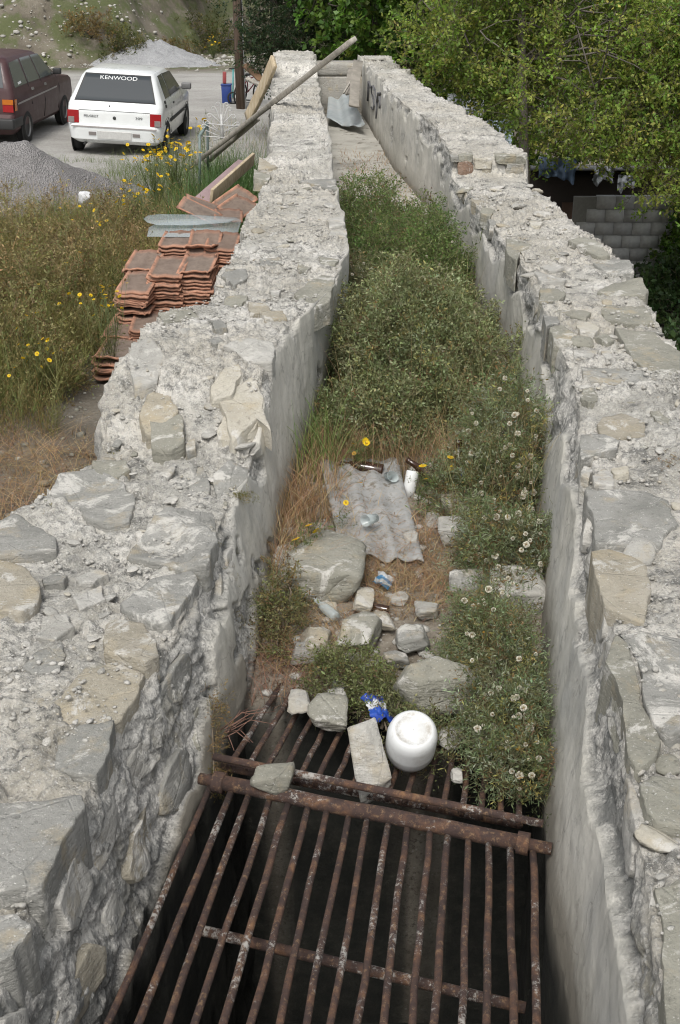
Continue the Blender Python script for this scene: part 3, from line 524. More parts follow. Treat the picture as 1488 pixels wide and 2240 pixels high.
PITM = NB('pit_bottom'); PITM = PITM.out(PITM.ramp(PITM.noise(3, 8, .7), [(.35, (.012, .013, .010)), (.55, (.04, .042, .030)), (.75, (.10, .095, .075))]), .9)
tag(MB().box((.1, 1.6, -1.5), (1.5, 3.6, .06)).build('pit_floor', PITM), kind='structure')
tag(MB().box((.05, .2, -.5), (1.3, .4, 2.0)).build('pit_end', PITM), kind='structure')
CONC = m_stone('old_concrete', (.26, .25, .225), (.345, .33, .295), (.42, .405, .365), .3)
ew = tag(thing('end_wall', 'low concrete wall closing the far end of the channel', 'wall', (0, 18.3, 0)), kind='thing')
MB().box((-.02, 0, .22), (.80, .5, .68)).build('lower_course', CONC, ew, bevel=.02)
MB().box((-.02, .03, .655), (.80, .52, .17)).build('upper_course', CONC, ew, bevel=.03)
MB().box((.50, -.05, .80), (.30, .42, .03)).build('cap_slab', ST['pale'], ew, bevel=.006)

# faded black graffiti letters sprayed on the plaster near the far end of the right wall
SPRAY = plain('spray_paint', (.115, .115, .12), .85)
def letter(pts):
    P = []
    for y, z in pts: x = float(np.interp(y, WALLS['R']['Y'], WALLS['R']['xi']))*.6+float(np.interp(y, WALLS['R']['Y'], WALLS['R']['xb']))*.4-.026; P.append((x, y, z))
    m = MB(); V = []
    for x, y, z in P: V += [(x-.012, y-.022, z-.004), (x-.012, y+.022, z+.004), (x+.03, y+.022, z+.004), (x+.03, y-.022, z-.004)]
    n = len(P); m.add(V, [(i*4+k, i*4+(k+1) % 4, (i+1)*4+(k+1) % 4, (i+1)*4+k) for i in range(n-1) for k in range(4)]+[(3, 2, 1, 0), tuple((n-1)*4+k for k in range(4))]); m.build('graffiti_letter', SPRAY, walls['R'])
for pts in ([(16.9, .36), (16.85, .50), (16.8, .62), (16.5, .60), (16.45, .57)], [(15.85, .60), (16.1, .63), (16.35, .59), (16.25, .52), (16.0, .48), (15.85, .42), (16.0, .35), (16.3, .35)], [(15.75, .62), (15.62, .55), (15.5, .50), (15.35, .60), (15.3, .63)], [(15.5, .50), (15.5, .42), (15.55, .30)], [(15.15, .60), (15.1, .52), (15.12, .47)]): letter(pts)
# ------------------------------------------------------------------ the iron grates
def pipe(name, a, b, r, parent, mat=RUST, seg=10, wob=.0):
    a, b = Vector(a), Vector(b); pts = [a.lerp(b, t)+Vector((random.uniform(-wob, wob), 0, random.uniform(-wob, wob))) for t in np.linspace(0, 1, 10)]
    c = (a+b)/2; return MB().tube([p-c for p in pts], r, seg).build(name, mat, parent, smooth=True, loc=c)
g1 = thing('iron_grate', 'rusty iron grate of parallel bars over the dark pit, nearest the camera', 'grate')
tops = [(460, 1735), (507, 1742), (547, 1748), (592, 1757), (632, 1764), (675, 1772), (717, 1780), (764, 1788), (804, 1795), (852, 1804), (891, 1811), (941, 1820), (981, 1828), (1027, 1836), (1071, 1844), (1116, 1852), (1166, 1860)]
bots = [235, 305, 365, 427, 487, 550, 610, 670, 725, 782, 839, 901, 949, 1011, 1066, 1124, 1175]
for (u, v), ub in zip(tops, bots):
    a = at3(u, v-14, .045); b = at3(ub, 2240, .11); d = b-a; pipe('bar', a-d*.02, b+d*.9, random.uniform(.0085, .0102), g1, wob=.003)
A, B = at3(437, 1703, .06), at3(1207, 1857, .06)
pipe('cross_pipe', A, B, .017, g1); pipe('sleeve', A.lerp(B, .075), A.lerp(B, .915), .0225, g1, wob=.002)
for t in (.06, .925): pipe('collar', A.lerp(B, t-.016), A.lerp(B, t+.016), .031, g1)
pipe('lower_cross_bar', at3(440, 2035, -.02), at3(1150, 2205, -.02), .014, g1)
g2 = thing('iron_grate', 'rusty iron grate half buried under stones, behind the thick cross pipe', 'grate')
A2, B2 = at3(500, 1678, .02), at3(1136, 1806, .02)
for k in range(17):
    a = A2.lerp(B2, k/16); u, v = 500+636*k/16, 1678+128*k/16; f = .30+.02*math.sin(k*2.1); e = at3(u+(1110-u)*f*.5, v+(532-v)*f*.42, -.05); pipe('bar', a, a+(e-a)*1.5, .0090, g2, wob=.0022)
pipe('cross_pipe', A2+Vector((-.02, .02, -.01)), B2+Vector((.01, .02, -.01)), .016, g2)
tag(pipe('iron_rod', at3(468, 1655, .075), at3(1188, 1802, .075), .0115, None), 'loose rusty rod lying across the bars just behind the thick pipe', 'rod')

# ------------------------------------------------------------------ stones lying in the channel and on the grate
def depth(x, y, z): return y*math.cos(PITCH)+(CAM_Z-z)*math.sin(PITCH)
def rock_px(u, v, wpx, hpx, kind, z0, label, seed, rz=None, sub=4, lo=.6, flat=.62):
    x, y = at(u, v, z0+.03); d = depth(x, y, z0); rx = wpx/2*d/FPX; el = math.atan2(CAM_Z-z0, y); hh = hpx/2*d/FPX
    z = rx*flat*.9; ry = math.sqrt(max((hh**2-(z*math.cos(el))**2), (hh*.5)**2))/math.sin(el); ry = min(ry, rx*1.9); x, y = at(u, v, z0+z*.5)
    V, F = rock_np(seed, sub, planes=9, rough=.08, lo=lo); V = V/np.abs(V).max(0)*np.array([rx, ry, z]); 
    o = link('rock', mesh_np('rock', V, F), ST[kind], None, (x, y, z0+z*.55), (0, 0, 0)); return tag(o, label, 'rock')
for a in [(715, 1243, 175, 150, 'olive', .0, 'large rounded grey boulder below the yellow daisies by the plastered wall', 1), (622, 1215, 60, 60, 'pale', .0, 'pale broken stone wedged between the boulder and the wall', 2),
 (650, 1282, 90, 70, 'grey', .0, 'grey stone in front of the large boulder beside the clear bottle', 3), (796, 1316, 52, 64, 'cream', .02, 'cream angular stone standing right of the large boulder', 4),
 (785, 1390, 104, 84, 'olive', .0, 'smooth olive stone in the middle of the channel below the cream stone', 5), (692, 1402, 72, 66, 'tan', .0, 'tan stone left of the smooth olive stone', 6),
 (900, 1400, 84, 56, 'grey', .0, 'flat grey stone right of the smooth olive stone', 7), (872, 1312, 46, 30, 'pale', .0, 'small pale flat chip right of the cream stone', 8),
 (668, 1430, 70, 44, 'grey', -.02, 'grey stone half under dry stems at the back grate edge', 9), (1030, 1282, 120, 60, 'grey', .0, 'flat grey stone below the seed head bush on the right', 10),
 (1128, 1296, 150, 100, 'pale', .0, 'big pale crumbly stone against the right plaster face', 11), (1000, 1103, 74, 74, 'tan', .02, 'tan angular stone by the labelled beer bottle', 12),
 (990, 1158, 70, 56, 'pale', .02, 'white broken stone below the tan angular stone', 13), (950, 1136, 40, 34, 'pale', .0, 'small pale stone at the edge of the corrugated sheet', 14),
 (955, 1512, 190, 120, 'olive', .0, 'large flat-topped olive block behind the white jug', 15), (655, 1530, 54, 56, 'pale', .01, 'white lump of mortar resting on the back grate', 16),
 (722, 1562, 98, 84, 'olive', .01, 'olive angular stone on the back grate right of the white lump', 17), (737, 1524, 54, 34, 'pale', .0, 'small pale stone tucked behind the olive angular stone', 18),
 (740, 1500, 36, 34, 'grey', .0, 'small grey stone under the low green sprigs', 19), (597, 1704, 108, 66, 'olive', .075, 'wedge of grey stone on the thick cross pipe at left', 20),
 (1000, 1698, 28, 34, 'pale', .02, 'small white chip on the bars right of the jug', 21), (984, 1612, 64, 58, 'tan', .0, 'tan stone just right of the white jug', 22),
 (1066, 1626, 70, 56, 'pale', .0, 'pale stone under the seed head bush by the jug', 23), (936, 1032, 42, 34, 'pale', .0, 'pale chip behind the corrugated sheet near a daisy', 24),
 (1160, 1262, 50, 34, 'pale', .05, 'small white stone on top of the pale crumbly stone', 25),
 (838, 1362, 54, 40, 'tan', .0, 'small tan stone between the smooth olive stone and the flat grey one', 26), (936, 1336, 60, 42, 'pale', .0, 'pale flat stone in the straw left of the flat grey stone', 27), (770, 1446, 58, 36, 'pale', -.02, 'pale chip just above the low green sprigs', 28), (868, 1442, 62, 40, 'grey', -.02, 'grey stone left of the large flat-topped olive block', 29), (612, 1338, 46, 40, 'tan', .0, 'small tan stone by the bush at the foot of the left wall', 30), (724, 1330, 40, 30, 'cream', .0, 'little cream chip in front of the large boulder', 31), (902, 1180, 40, 30, 'pale', .02, 'small pale stone on the right edge of the corrugated sheet', 32), (730, 1208, 60, 36, 'grey', .0, 'grey stone wedged under the near left corner of the sheet', 33), (1066, 1012, 50, 40, 'tan', .02, 'tan stone under the seed head bush by the bottles', 34)]:
    rock_px(*a, **({'flat': .95} if a[7] == 15 else {}))
V, F = rock_np(34, 4, planes=7, rough=.06, lo=.7); V = V/np.abs(V).max(0)*np.array([.056, .05, .125])
tag(link('rock', mesh_np('rock', V, F), ST['pale'], None, tuple(at(808, 1662, .09))+(.09,), (R(-38), R(-7), R(4))), 'long grey stone slab leaning on the bars left of the white jug', 'rock')
r = np.random.default_rng(77); n = 900; Y = np.where(r.random(n) < .72, r.uniform(3.35, 5.2, n), r.uniform(9.8, 14, n)); t = r.uniform(.03, .97, n); X = wall_x('L', 'xb', Y)*(1-t)+wall_x('R', 'xb', Y)*t; S = .005*(7**(r.random(n)**2.2))
scatter_rocks('rubble', X, Y, floor_z(X, Y)+S*.2, S, ST['pale'], None, 77, (1.2, 1, .7), 'small pale stone chips scattered over the channel floor')
# ------------------------------------------------------------------ litter
def corrugated(name, corners, waves, amp, label, mat, curl=.0, nu=72, nv=22, thick=.006, ragged=.0):
    c = [Vector(p) for p in corners]; V = []                      # corners: near-left, near-right, far-right, far-left
    for lay in (0, 1):
        for j in range(nv):
            for i in range(nu):
                s, t = i/(nu-1), j/(nv-1); p = c[0].lerp(c[1], s).lerp(c[3].lerp(c[2], s), t); n = (c[1]-c[0]).cross(c[3]-c[0]).normalized()
                p = p+n*(amp*math.sin(s*waves*2*math.pi)+curl*(2*s-1)**2-lay*thick+.006*float(vnoise(np.array([s*3, t*3, 1.]), 4)))
                if ragged: p = p+(c[0]-c[3]).normalized()*ragged*float(vnoise(np.array([s*7, 0., 2.]), 9))*(1-t)
                V.append(p[:])
    q = [(j*nu+i, j*nu+i+1, (j+1)*nu+i+1, (j+1)*nu+i) for j in range(nv-1) for i in range(nu-1)]; N = nu*nv; F = q+[tuple(N+k for k in reversed(f)) for f in q]
    for j in range(nv-1): F += [(j*nu, (j+1)*nu, N+(j+1)*nu, N+j*nu), (j*nu+nu-1, N+j*nu+nu-1, N+(j+1)*nu+nu-1, (j+1)*nu+nu-1)]
    for i in range(nu-1): F += [(i, N+i, N+i+1, i+1), ((nv-1)*nu+i, (nv-1)*nu+i+1, N+(nv-1)*nu+i+1, N+(nv-1)*nu+i)]
    o = link(name, mesh_np(name, V, np.array(F), smooth=True), mat); return tag(o, label, 'sheet')
b = NB('fibre_cement'); c = b.ramp(b.noise(5, 8, .7), [(.3, (.20, .202, .195)), (.5, (.295, .297, .288)), (.7, (.38, .38, .368))]); c = b.mix(b.ramp(b.noise(30, 6, .75), [(.52, 0), (.64, .85)]), c, (.13, .105, .075))
FIBRE = b.out(c, .92, b.bump(b.noise(60, 6, .7), .5, .006))
corrugated('corrugated_sheet', [at3(748, 1215, .026), at3(928, 1230, .018), at3(870, 1003, .06), at3(700, 1010, .07)], 3.5, .0085, 'grey corrugated sheet half buried in dry grass on the channel floor', FIBRE, ragged=.03)
b = NB('galvanised'); c = b.ramp(b.noise(3, 7, .65), [(.3, (.26, .30, .315)), (.5, (.36, .395, .405)), (.7, (.44, .45, .435))]); c = b.mix(b.ramp(b.noise(7, 6, .75), [(.60, 0), (.68, .8)]), c, (.22, .16, .10))
GALV = b.out(c, .5, b.bump(b.noise(30, 4, .6), .2, .004), Metallic=.0)
corrugated('metal_sheet', [at3(717, 268, .10), at3(801, 284, .13), at3(764, 205, .34), at3(722, 208, .26)], 2.0, .018, 'bent grey-blue metal sheet sloping at the far end of the channel', GALV, curl=.07, ragged=.08)
WOODG = plain('weathered_wood', (.30, .275, .235), .85, .3, 9, .6, .006)
def plank(name, a, b, wid, thk, label, mat, roll=0.0, cat='plank', ends=.0):
    a, b = Vector(a), Vector(b); d = b-a; L = d.length; m = d.to_track_quat('Z', 'Y').to_matrix() @ Matrix.Rotation(roll, 3, 'Z'); n = 18; V = []; F = []
    for i in range(n):
        t = i/(n-1); k = 1-ends*abs(2*t-1)**3*random.random()
        for x, y in ((-1, -.92), (-.95, -1), (.95, -1), (1, -.92), (1, .92), (.95, 1), (-.95, 1), (-1, .92)):
            V.append((m @ Vector((x*wid/2*k+random.uniform(-1, 1)*thk*.05+wid*.06*math.sin(t*5+wid*40), y*thk/2*k+random.uniform(-1, 1)*thk*.05, (t-.5)*L)))[:])
    F = [(i*8+k, i*8+(k+1) % 8, (i+1)*8+(k+1) % 8, (i+1)*8+k) for i in range(n-1) for k in range(8)]
    mb = MB(); mb.add(V, F+[tuple(range(7, -1, -1)), tuple((n-1)*8+k for k in range(8))])
    return tag(mb.build(name, mat, loc=(a+b)/2), label, cat)
b = NB('grey_wood'); v = b.map(b.obj(), (22, 22, 1.6)); c = b.ramp(b.noise(1.5, 8, .7, v), [(.3, (.21, .195, .165)), (.5, (.36, .335, .29)), (.7, (.48, .455, .40))]); GREYWOOD = b.out(c, .88, b.bump(b.noise(2.5, 6, .7, v), .7, .008))
b = NB('raw_wood'); v = b.map(b.obj(), (25, 25, 1.5)); c = b.ramp(b.noise(1.5, 8, .7, v), [(.3, (.28, .21, .125)), (.5, (.44, .36, .24)), (.7, (.55, .48, .36))]); RAWWOOD = b.out(c, .8, b.bump(b.noise(2.5, 6, .7, v), .5, .006))
plank('plank', aty(773, 232, 15.9), aty(783, 134, 17.6), .13, .03, 'pale grey board leaning upright in the far end of the channel', WOODG, .2)
plank('plank', aty(763, 205, 16.6), aty(770, 150, 17.6), .10, .025, 'short grey board behind the upright board at the far end', WOODG, -.3)
plank('stick', aty(752, 204, 16.4), aty(775, 165, 17.0), .02, .02, 'thin dark stick leaning on the bent metal sheet', GREYWOOD, 0, 'stick')
# ------------------------------------------------------------------ vegetation toolkit
def unit(a): return a/np.maximum(np.linalg.norm(a, axis=-1, keepdims=True), 1e-9)
def frames(d, spin):
    d = unit(d); a = np.where(np.abs(d[:, 2:3]) < .9, np.array([[0, 0, 1.]]), np.array([[1., 0, 0]])); x = unit(np.cross(a, d)); y = np.cross(d, x)
    c, s = np.cos(spin)[:, None], np.sin(spin)[:, None]; return np.stack([x*c+y*s, -x*s+y*c, d], 2)
class Tpl:
    """leafy spray grown along +z: thin twig strips (kind 0) and small folded leaves (kind 1)"""
    def __init__(s): s.V = []; s.F = []; s.k = []; s.n = 0
    def strip(s, a, b, w0, w1, kind=0, side=None):
        a, b = np.array(a, float), np.array(b, float); d = b-a; sd = np.cross(d, side if side is not None else [.3, .5, .2]); sd = sd/(np.linalg.norm(sd)+1e-9)
        s.V += [a-sd*w0/2, a+sd*w0/2, b+sd*w1/2, b-sd*w1/2]; s.F.append([s.n, s.n+1, s.n+2, s.n+3]); s.k += [kind]*4; s.n += 4
    def leaf(s, p, d, L, w, up, kind=1):
        p, d = np.array(p, float), np.array(d, float); d = d/np.linalg.norm(d); sd = np.cross(d, up); sd = sd/(np.linalg.norm(sd)+1e-9); nn = np.cross(sd, d)
        s.V += [p, p+d*L*.5+sd*w/2+nn*w*.18, p+d*L, p+d*L*.5-sd*w/2+nn*w*.18]; s.F.append([s.n, s.n+1, s.n+2, s.n+3]); s.k += [kind]*4; s.n += 4
    def done(s): s.V = np.array(s.V); s.F = np.array(s.F); s.k = np.array(s.k); return s
def spray(seed, L=.09, nl=14, ll=.012, lw=.004, forks=4, tw=.0022, spread=.9, bend=.15):
    r = np.random.default_rng(seed); t = Tpl(); ax = [np.zeros(3)]
    for k in range(3): ax.append(ax[-1]+np.array([r.normal()*bend*L, r.normal()*bend*L, L/3]))
    for k in range(3): t.strip(ax[k], ax[k+1], tw*(1-k*.22), tw*(.78-k*.22))
    def along(f): i = min(int(f*3), 2); return ax[i]+(ax[i+1]-ax[i])*(f*3-i)
    tips = [(ax[-1], np.array([0, 0, 1.]))]
    for k in range(forks):
        p = along(r.uniform(.2, .9)); a = r.uniform(0, 6.28); d = np.array([math.cos(a)*spread, math.sin(a)*spread, r.uniform(.4, 1)]); d /= np.linalg.norm(d); e = p+d*L*r.uniform(.25, .5); t.strip(p, e, tw*.7, tw*.4); tips.append((e, d)); tips.append(((p+e)/2, d))
    for k in range(nl):
        p, d = tips[r.integers(len(tips))] if r.random() < .7 else (along(r.uniform(.15, 1)), np.array([0, 0, 1.]))
        q = d+r.normal(size=3)*.8; t.leaf(p, q, ll*r.uniform(.6, 1.3), lw*r.uniform(.7, 1.3), r.normal(size=3))
    return t.done()
def stamp(tpls, pos, dirs, scl, cols0, cols1, seed=0):
    """all sprays as one array mesh; cols0 twig colour (n,3), cols1 leaf colour (n,3)"""
    r = np.random.default_rng(seed); n = len(pos); pick = r.integers(len(tpls), size=n); Fm = frames(dirs, r.uniform(0, 6.28, n)); Vs, Fs, Cs, off = [], [], [], 0
    for ti, t in enumerate(tpls):
        ix = np.nonzero(pick == ti)[0]
        if not len(ix): continue
        V = np.einsum('nij,mj->nmi', Fm[ix], t.V)*scl[ix][:, None, None]+pos[ix][:, None, :]; m = len(t.V)
        c = np.where((t.k == 0)[None, :, None], cols0[ix][:, None, :], np.where((t.k == 1)[None, :, None], cols1[ix][:, None, :], np.array([[[.55, .40, .05]]]))); c = c*(1+.25*(r.random((len(ix), m//4))-.5)).repeat(4, 1)[:, :, None]
        Vs.append(V.reshape(-1, 3)); Fs.append((t.F[None]+np.arange(len(ix))[:, None, None]*m).reshape(-1, 4)+off); Cs.append(c.reshape(-1, 3)); off += len(ix)*m
    return np.concatenate(Vs), np.concatenate(Fs), np.concatenate(Cs)
def pal(r, n, cols, p=None, jit=.18):
    c = np.array(cols, float)[r.choice(len(cols), size=n, p=p)]; return np.clip(c*(1+jit*r.normal(size=(n, 1)))*(1+.06*r.normal(size=(n, 3))), .004, .9)
LEAF = m_leaf('leaf'); DRY = m_leaf('dry_stalk', trans=.15, rough=.7); GLOSSY = m_leaf('tree_leaf', trans=.42, rough=.45, spec=.35)
def blades(n, pos, h, lean, width, cols, r, segs=3, up=None):
    a = r.uniform(0, 6.28, n); L = np.stack([np.cos(a), np.sin(a), 0*a], 1)*lean[:, None]; sd = np.stack([-np.sin(a+r.normal(size=n)*.8), np.cos(a), 0*a], 1); V = np.zeros((n, segs+1, 2, 3))
    for k in range(segs+1):
        t = k/segs; c = pos+L*(t**1.8)[None] if False else pos+L*(t**1.8); c = c+np.stack([0*h, 0*h, h*(t-.18*(lean/np.maximum(h, .01)))*1.0*t**.0], 1)*1.0 if False else c+np.stack([0*h, 0*h, h*t*(1-.25*t*np.minimum(lean/np.maximum(h, .01), 1.5))], 1)
        w = (width*(1-t*.85))[:, None]/2; V[:, k, 0] = c-sd*w; V[:, k, 1] = c+sd*w
    i = np.arange(n)[:, None]*(2*(segs+1))+np.arange(segs)[None, :]*2; F = np.stack([i, i+1, i+3, i+2], -1).reshape(-1, 4); C = np.repeat(cols[:, None, :], 2*(segs+1), 1)
    return V.reshape(-1, 3), F, C.reshape(-1, 3)
def join(parts):
    Vs, Fs, Cs, off = [], [], [], 0
    for V, F, C in parts: Vs.append(V); Fs.append(F+off); Cs.append(C); off += len(V)
    return np.concatenate(Vs), np.concatenate(Fs), np.concatenate(Cs)
# ------------------------------------------------------------------ the bushes in the channel
T_SHRUB = [spray(k, .10, 17, .016, .0062, 5, .0026) for k in range(6)]
T_FINE = [spray(20+k, .10, 22, .018, .0038, 6, .0020, .8) for k in range(6)]
def puff_mesh():
    V, F, C, n = [], [], [], 0; r = np.random.default_rng(3); D, f = ico(1)
    V += list(D*.0045); F3 = list(f); C += [(.30, .19, .09)]*len(D); n = len(D)
    for k in range(130):
        d = unit(r.normal(size=3)); s = unit(np.cross(d, r.normal(size=3))); b = d*.0105*r.uniform(.85, 1.1); w = .0026
        V += [d*.003, b-s*w, b+s*w]; F3.append([n, n+1, n+2]); C += [(.50, .45, .36), (.74, .71, .64), (.76, .73, .66)]; n += 3
    me = mesh_np('seed_head', np.array(V), np.array(F3), np.array(C)); me.materials.append(DRY); return me
PUFF = puff_mesh()
def flower_mesh(petal=(.72, .50, .02), heart=(.55, .30, .02), rad=.02, npet=13):
    V, F, C, n = [], [], [], 0
    for k in range(npet):
        a = 2*math.pi*k/npet; d = np.array([math.cos(a), math.sin(a), .16]); s = np.array([-math.sin(a), math.cos(a), 0]); w = rad*.26
        V += [d*rad*.25-s*w*.4, d*rad*.25+s*w*.4, d*rad*.8+s*w, d*rad, d*rad*.8-s*w]; F.append([n, n+1, n+2, n+3, n+4]); C += [petal]*5; n += 5
    D, f = ico(1); D = D*np.array([rad*.36, rad*.36, rad*.22])+np.array([0, 0, rad*.08]); F3 = f+n; V += list(D); C += [heart]*len(D)
    me = mesh_np('flower', np.array(V), [np.array(F), F3], np.array(C)); me.materials.append(LEAF); return me
FLOWER = flower_mesh(); FLOWER_DRY = flower_mesh((.42, .25, .05), (.36, .20, .04), .013, 9)
def bush(name, label, domes, n, cols, pcols, tpls=None, twig=(.17, .17, .09), seed=0, puffs=0, puff_scale=1.0, stems=26, scale=(.8, 1.3), dead=.1, floor=None, clip=True, group=None, buds=0):
    """domes: (x, y, z0, rx, ry, rz) hemispheres that share one root"""
    r = np.random.default_rng(seed); x0, y0, z0 = domes[0][:3]; root = thing(name, label, 'bush', (x0, y0, z0), group=group); P, Dr = [], []
    vol = np.array([d[3]*d[4]+d[3]*d[5] for d in domes]); cnt = (n*vol/vol.sum()).astype(int)
    for (x, y, z, rx, ry, rz), m in zip(domes, cnt):
        d = unit(r.normal(size=(m, 3))); d[:, 2] = np.abs(d[:, 2])*1.0-.12; d = unit(d); rr = r.uniform(0, 1, m)**.26; lump = 1+.30*fbm(d*1.0+seed, 2.6, 3, seed)
        g_ = fbm(d*np.array([rx, ry, rz])/.16+seed*3, 1.0, 2, seed+7); kp = (g_ > -.28) | (rr < .8); rr = rr*(1+.10*g_); d, rr, lump = d[kp], rr[kp], lump[kp]; m = len(d)
        P.append(np.array([x, y, z])+d*np.array([rx, ry, rz])*(rr*lump)[:, None]); Dr.append(unit(d+np.array([0, 0, .45])+.55*r.normal(size=(m, 3))))
    P, Dr = np.concatenate(P), np.concatenate(Dr); n = len(P)
    if clip:
        lo, hi = wall_x('L', 'xb', P[:, 1])+.03, wall_x('R', 'xb', P[:, 1])-.05; P[:, 0] = np.clip(P[:, 0], lo, hi+.05*r.random(n))
    c1 = pal(r, n, cols, pcols); dd = r.random(n) < dead; c1[dd] = pal(r, int(dd.sum()), [(.17, .11, .05), (.24, .17, .08), (.13, .09, .05)])
    V, F, C = stamp(tpls or T_SHRUB, P, Dr, r.uniform(*scale, n), pal(r, n, [twig]), c1, seed)
    o = np.array([x0, y0, z0]); link('foliage', mesh_np('foliage', V-o, F, C), LEAF, root); mb = MB()
    for k in range(stems):
        e = P[r.integers(n)]; a = np.array(domes[r.integers(len(domes))][:3])+np.array([r.normal()*.03, r.normal()*.03, 0]); mid = (a+e)/2+r.normal(size=3)*.03; mb.tube([a-o, mid-o, e-o], [.006, .004, .0015], 5)
    mb.build('stems', STEM, root)
    for k in range(puffs):
        x, y, z, rx, ry, rz = domes[r.integers(len(domes))]; d_ = unit(np.array([r.normal(), r.normal()-.5, abs(r.normal())+.35])); e = np.array([x, y, z])+d_*np.array([rx, ry, rz])*(1+.22*float(fbm(d_[None]*1.0+seed, 2.3, 3, seed)[0]))*r.uniform(.96, 1.08)
        if clip: e[0] = min(max(e[0], wall_x('L', 'xb', e[1])+.03), wall_x('R', 'xb', e[1])-.03)
        link('seed_head', PUFF, None, root, tuple(e-o+np.array([0, -.015, .03])), (r.uniform(0, 6), r.uniform(0, 6), 0), (puff_scale*r.uniform(.35, 1.1),)*3)
    for k in range(buds):
        e = P[r.integers(n)]; link('flower', FLOWER_DRY, None, root, tuple(e-o+np.array([0, -.012, .025])), (r.uniform(-.7, .3), r.uniform(-.4, .4), 0), (r.uniform(.4, .8),)*3)
    return root
STEM = plain('twig_bark', (.17, .135, .095), .9)
GG = [(.195, .225, .11), (.25, .28, .14), (.155, .185, .078), (.31, .33, .20), (.29, .255, .10)]
bush('thorny_bush', 'large dense grey-green thorny bush filling the channel between the two walls', [(.40, 6.2, 0, .47, .68, .58), (.22, 5.55, 0, .27, .24, .26), (.55, 7.15, 0, .40, .26, .34)], 8200, GG, [.3, .3, .2, .13, .07], seed=1, dead=.06, buds=30, scale=(.9, 1.5))
bush('thorny_bush', 'greener thorny bush behind the large grey-green one, reaching the bare cement floor', [(.52, 8.20, 0, .42, .42, .50), (.24, 9.55, 0, .30, .48, .50), (.66, 9.35, 0, .26, .40, .36)], 4600, [(.10, .165, .045), (.14, .20, .06), (.075, .125, .032), (.19, .225, .09)], [.35, .3, .2, .15], seed=2, dead=.05, scale=(.95, 1.55), puffs=10, puff_scale=1.2)
bush('flowering_bush', 'small bush with cream flower heads against the left wall beside the large bush', [(.12, 7.55, .02, .15, .22, .34)], 420, [(.12, .13, .07), (.16, .16, .09)], None, seed=3, puffs=46, puff_scale=1.0, dead=.2)
FG = [(.155, .20, .095), (.205, .245, .14), (.26, .29, .205), (.12, .155, .065), (.29, .26, .09)]
bush('seed_head_bush', 'bush with round pale seed heads between the large thorny bush and the right wall', [(.76, 5.0, 0, .22, .42, .42), (.66, 4.75, 0, .22, .30, .24)], 2100, FG, [.3, .28, .15, .17, .1], T_FINE, seed=4, puffs=64, puff_scale=1.25, dead=.14, buds=20)
bush('seed_head_bush', 'small grey-green seed head bush pressed to the right wall beside the white broken stone', [(.66, 4.12, 0, .17, .26, .19)], 1000, FG, [.25, .28, .27, .15, .05], T_FINE, seed=5, puffs=34, puff_scale=1.25, dead=.18)
bush('seed_head_bush', 'largest seed head bush spilling over the back grate beside the white jug', [(.52, 3.25, .0, .14, .36, .20), (.50, 2.92, .02, .10, .24, .13), (.53, 3.58, 0, .11, .15, .18)], 2100, FG, [.3, .28, .17, .15, .1], T_FINE, seed=6, puffs=60, puff_scale=1.1, dead=.14, buds=40, scale=(.6, 1.05))
bush('thorny_bush', 'small green-brown bush at the foot of the left wall near the boulder', [(-.215, 3.72, 0, .06, .20, .14)], 420, [(.14, .16, .06), (.19, .19, .085), (.23, .19, .085)], None, seed=7, dead=.35, scale=(.6, 1.0))
bush('thorny_bush', 'low sprawling green bush in front of the smooth olive stone above the back grate', [(.02, 3.34, -.03, .10, .09, .09), (.12, 3.24, -.02, .07, .06, .06)], 420, [(.15, .175, .068), (.20, .22, .10), (.125, .145, .05)], None, seed=8, dead=.12, scale=(.5, .9))
bush('thorny_bush', 'little sprig of green bush right beside the white jug on the bars', [(.25, 2.95, .0, .06, .08, .06), (.17, 3.14, -.02, .06, .05, .05)], 190, [(.15, .175, .068), (.21, .225, .11)], None, seed=9, dead=.1, scale=(.5, .9))
# dry grass, straw and fallen stems on the channel floor
r = np.random.default_rng(12)
STRAW = [(.36, .25, .13), (.27, .175, .085), (.42, .32, .19), (.20, .125, .07), (.30, .17, .10)]
def patch(n, boxes, hh, lean, width, cols, zf, jit=.12):
    out = []
    for (x0, x1, y0, y1, wgt) in boxes:
        m = int(n*wgt); x = r.uniform(x0, x1, m); y = r.uniform(y0, y1, m); h = r.uniform(*hh, m); out.append(blades(m, np.stack([x, y, zf(x, y)], 1), h, h*r.uniform(*lean, m), r.uniform(*width, m), pal(r, m, cols), r))
    return join(out)
V, F, C = join([patch(2100, [(-.24, .0, 4.5, 5.6, .6), (-.28, -.10, 4.0, 4.7, .4)], (.07, .24), (.3, 1.1), (.0016, .0035), STRAW, floor_z), patch(3600, [(.05, .55, 3.75, 4.15, .45), (-.05, .4, 4.0, 4.35, .2), (.32, .5, 4.2, 4.7, .15), (-.28, .05, 3.45, 3.8, .2)], (.02, .10), (.8, 2.2), (.0014, .003), STRAW, floor_z),
  patch(1500, [(.0, .6, 4.95, 5.3, .6), (-.1, .1, 5.2, 6.2, .4)], (.08, .28), (.2, .9), (.0015, .003), STRAW+[(.14, .13, .06)], floor_z), patch(500, [(-.30, .0, 3.3, 3.55, 1)], (.02, .12), (.8, 2), (.0014, .003), [(.24, .13, .10), (.30, .19, .12), (.18, .10, .07)], floor_z), patch(500, [(.12, .5, 4.0, 4.75, .5), (-.05, .12, 4.1, 4.9, .5)], (.02, .09), (.8, 2.2), (.0014, .003), STRAW, lambda x, y: floor_z(x, y)+.03), patch(1100, [(.0, .75, 10.2, 12.6, .7), (.0, .6, 12.6, 14.5, .3)], (.02, .12), (.5, 1.5), (.003, .006), STRAW, floor_z)])
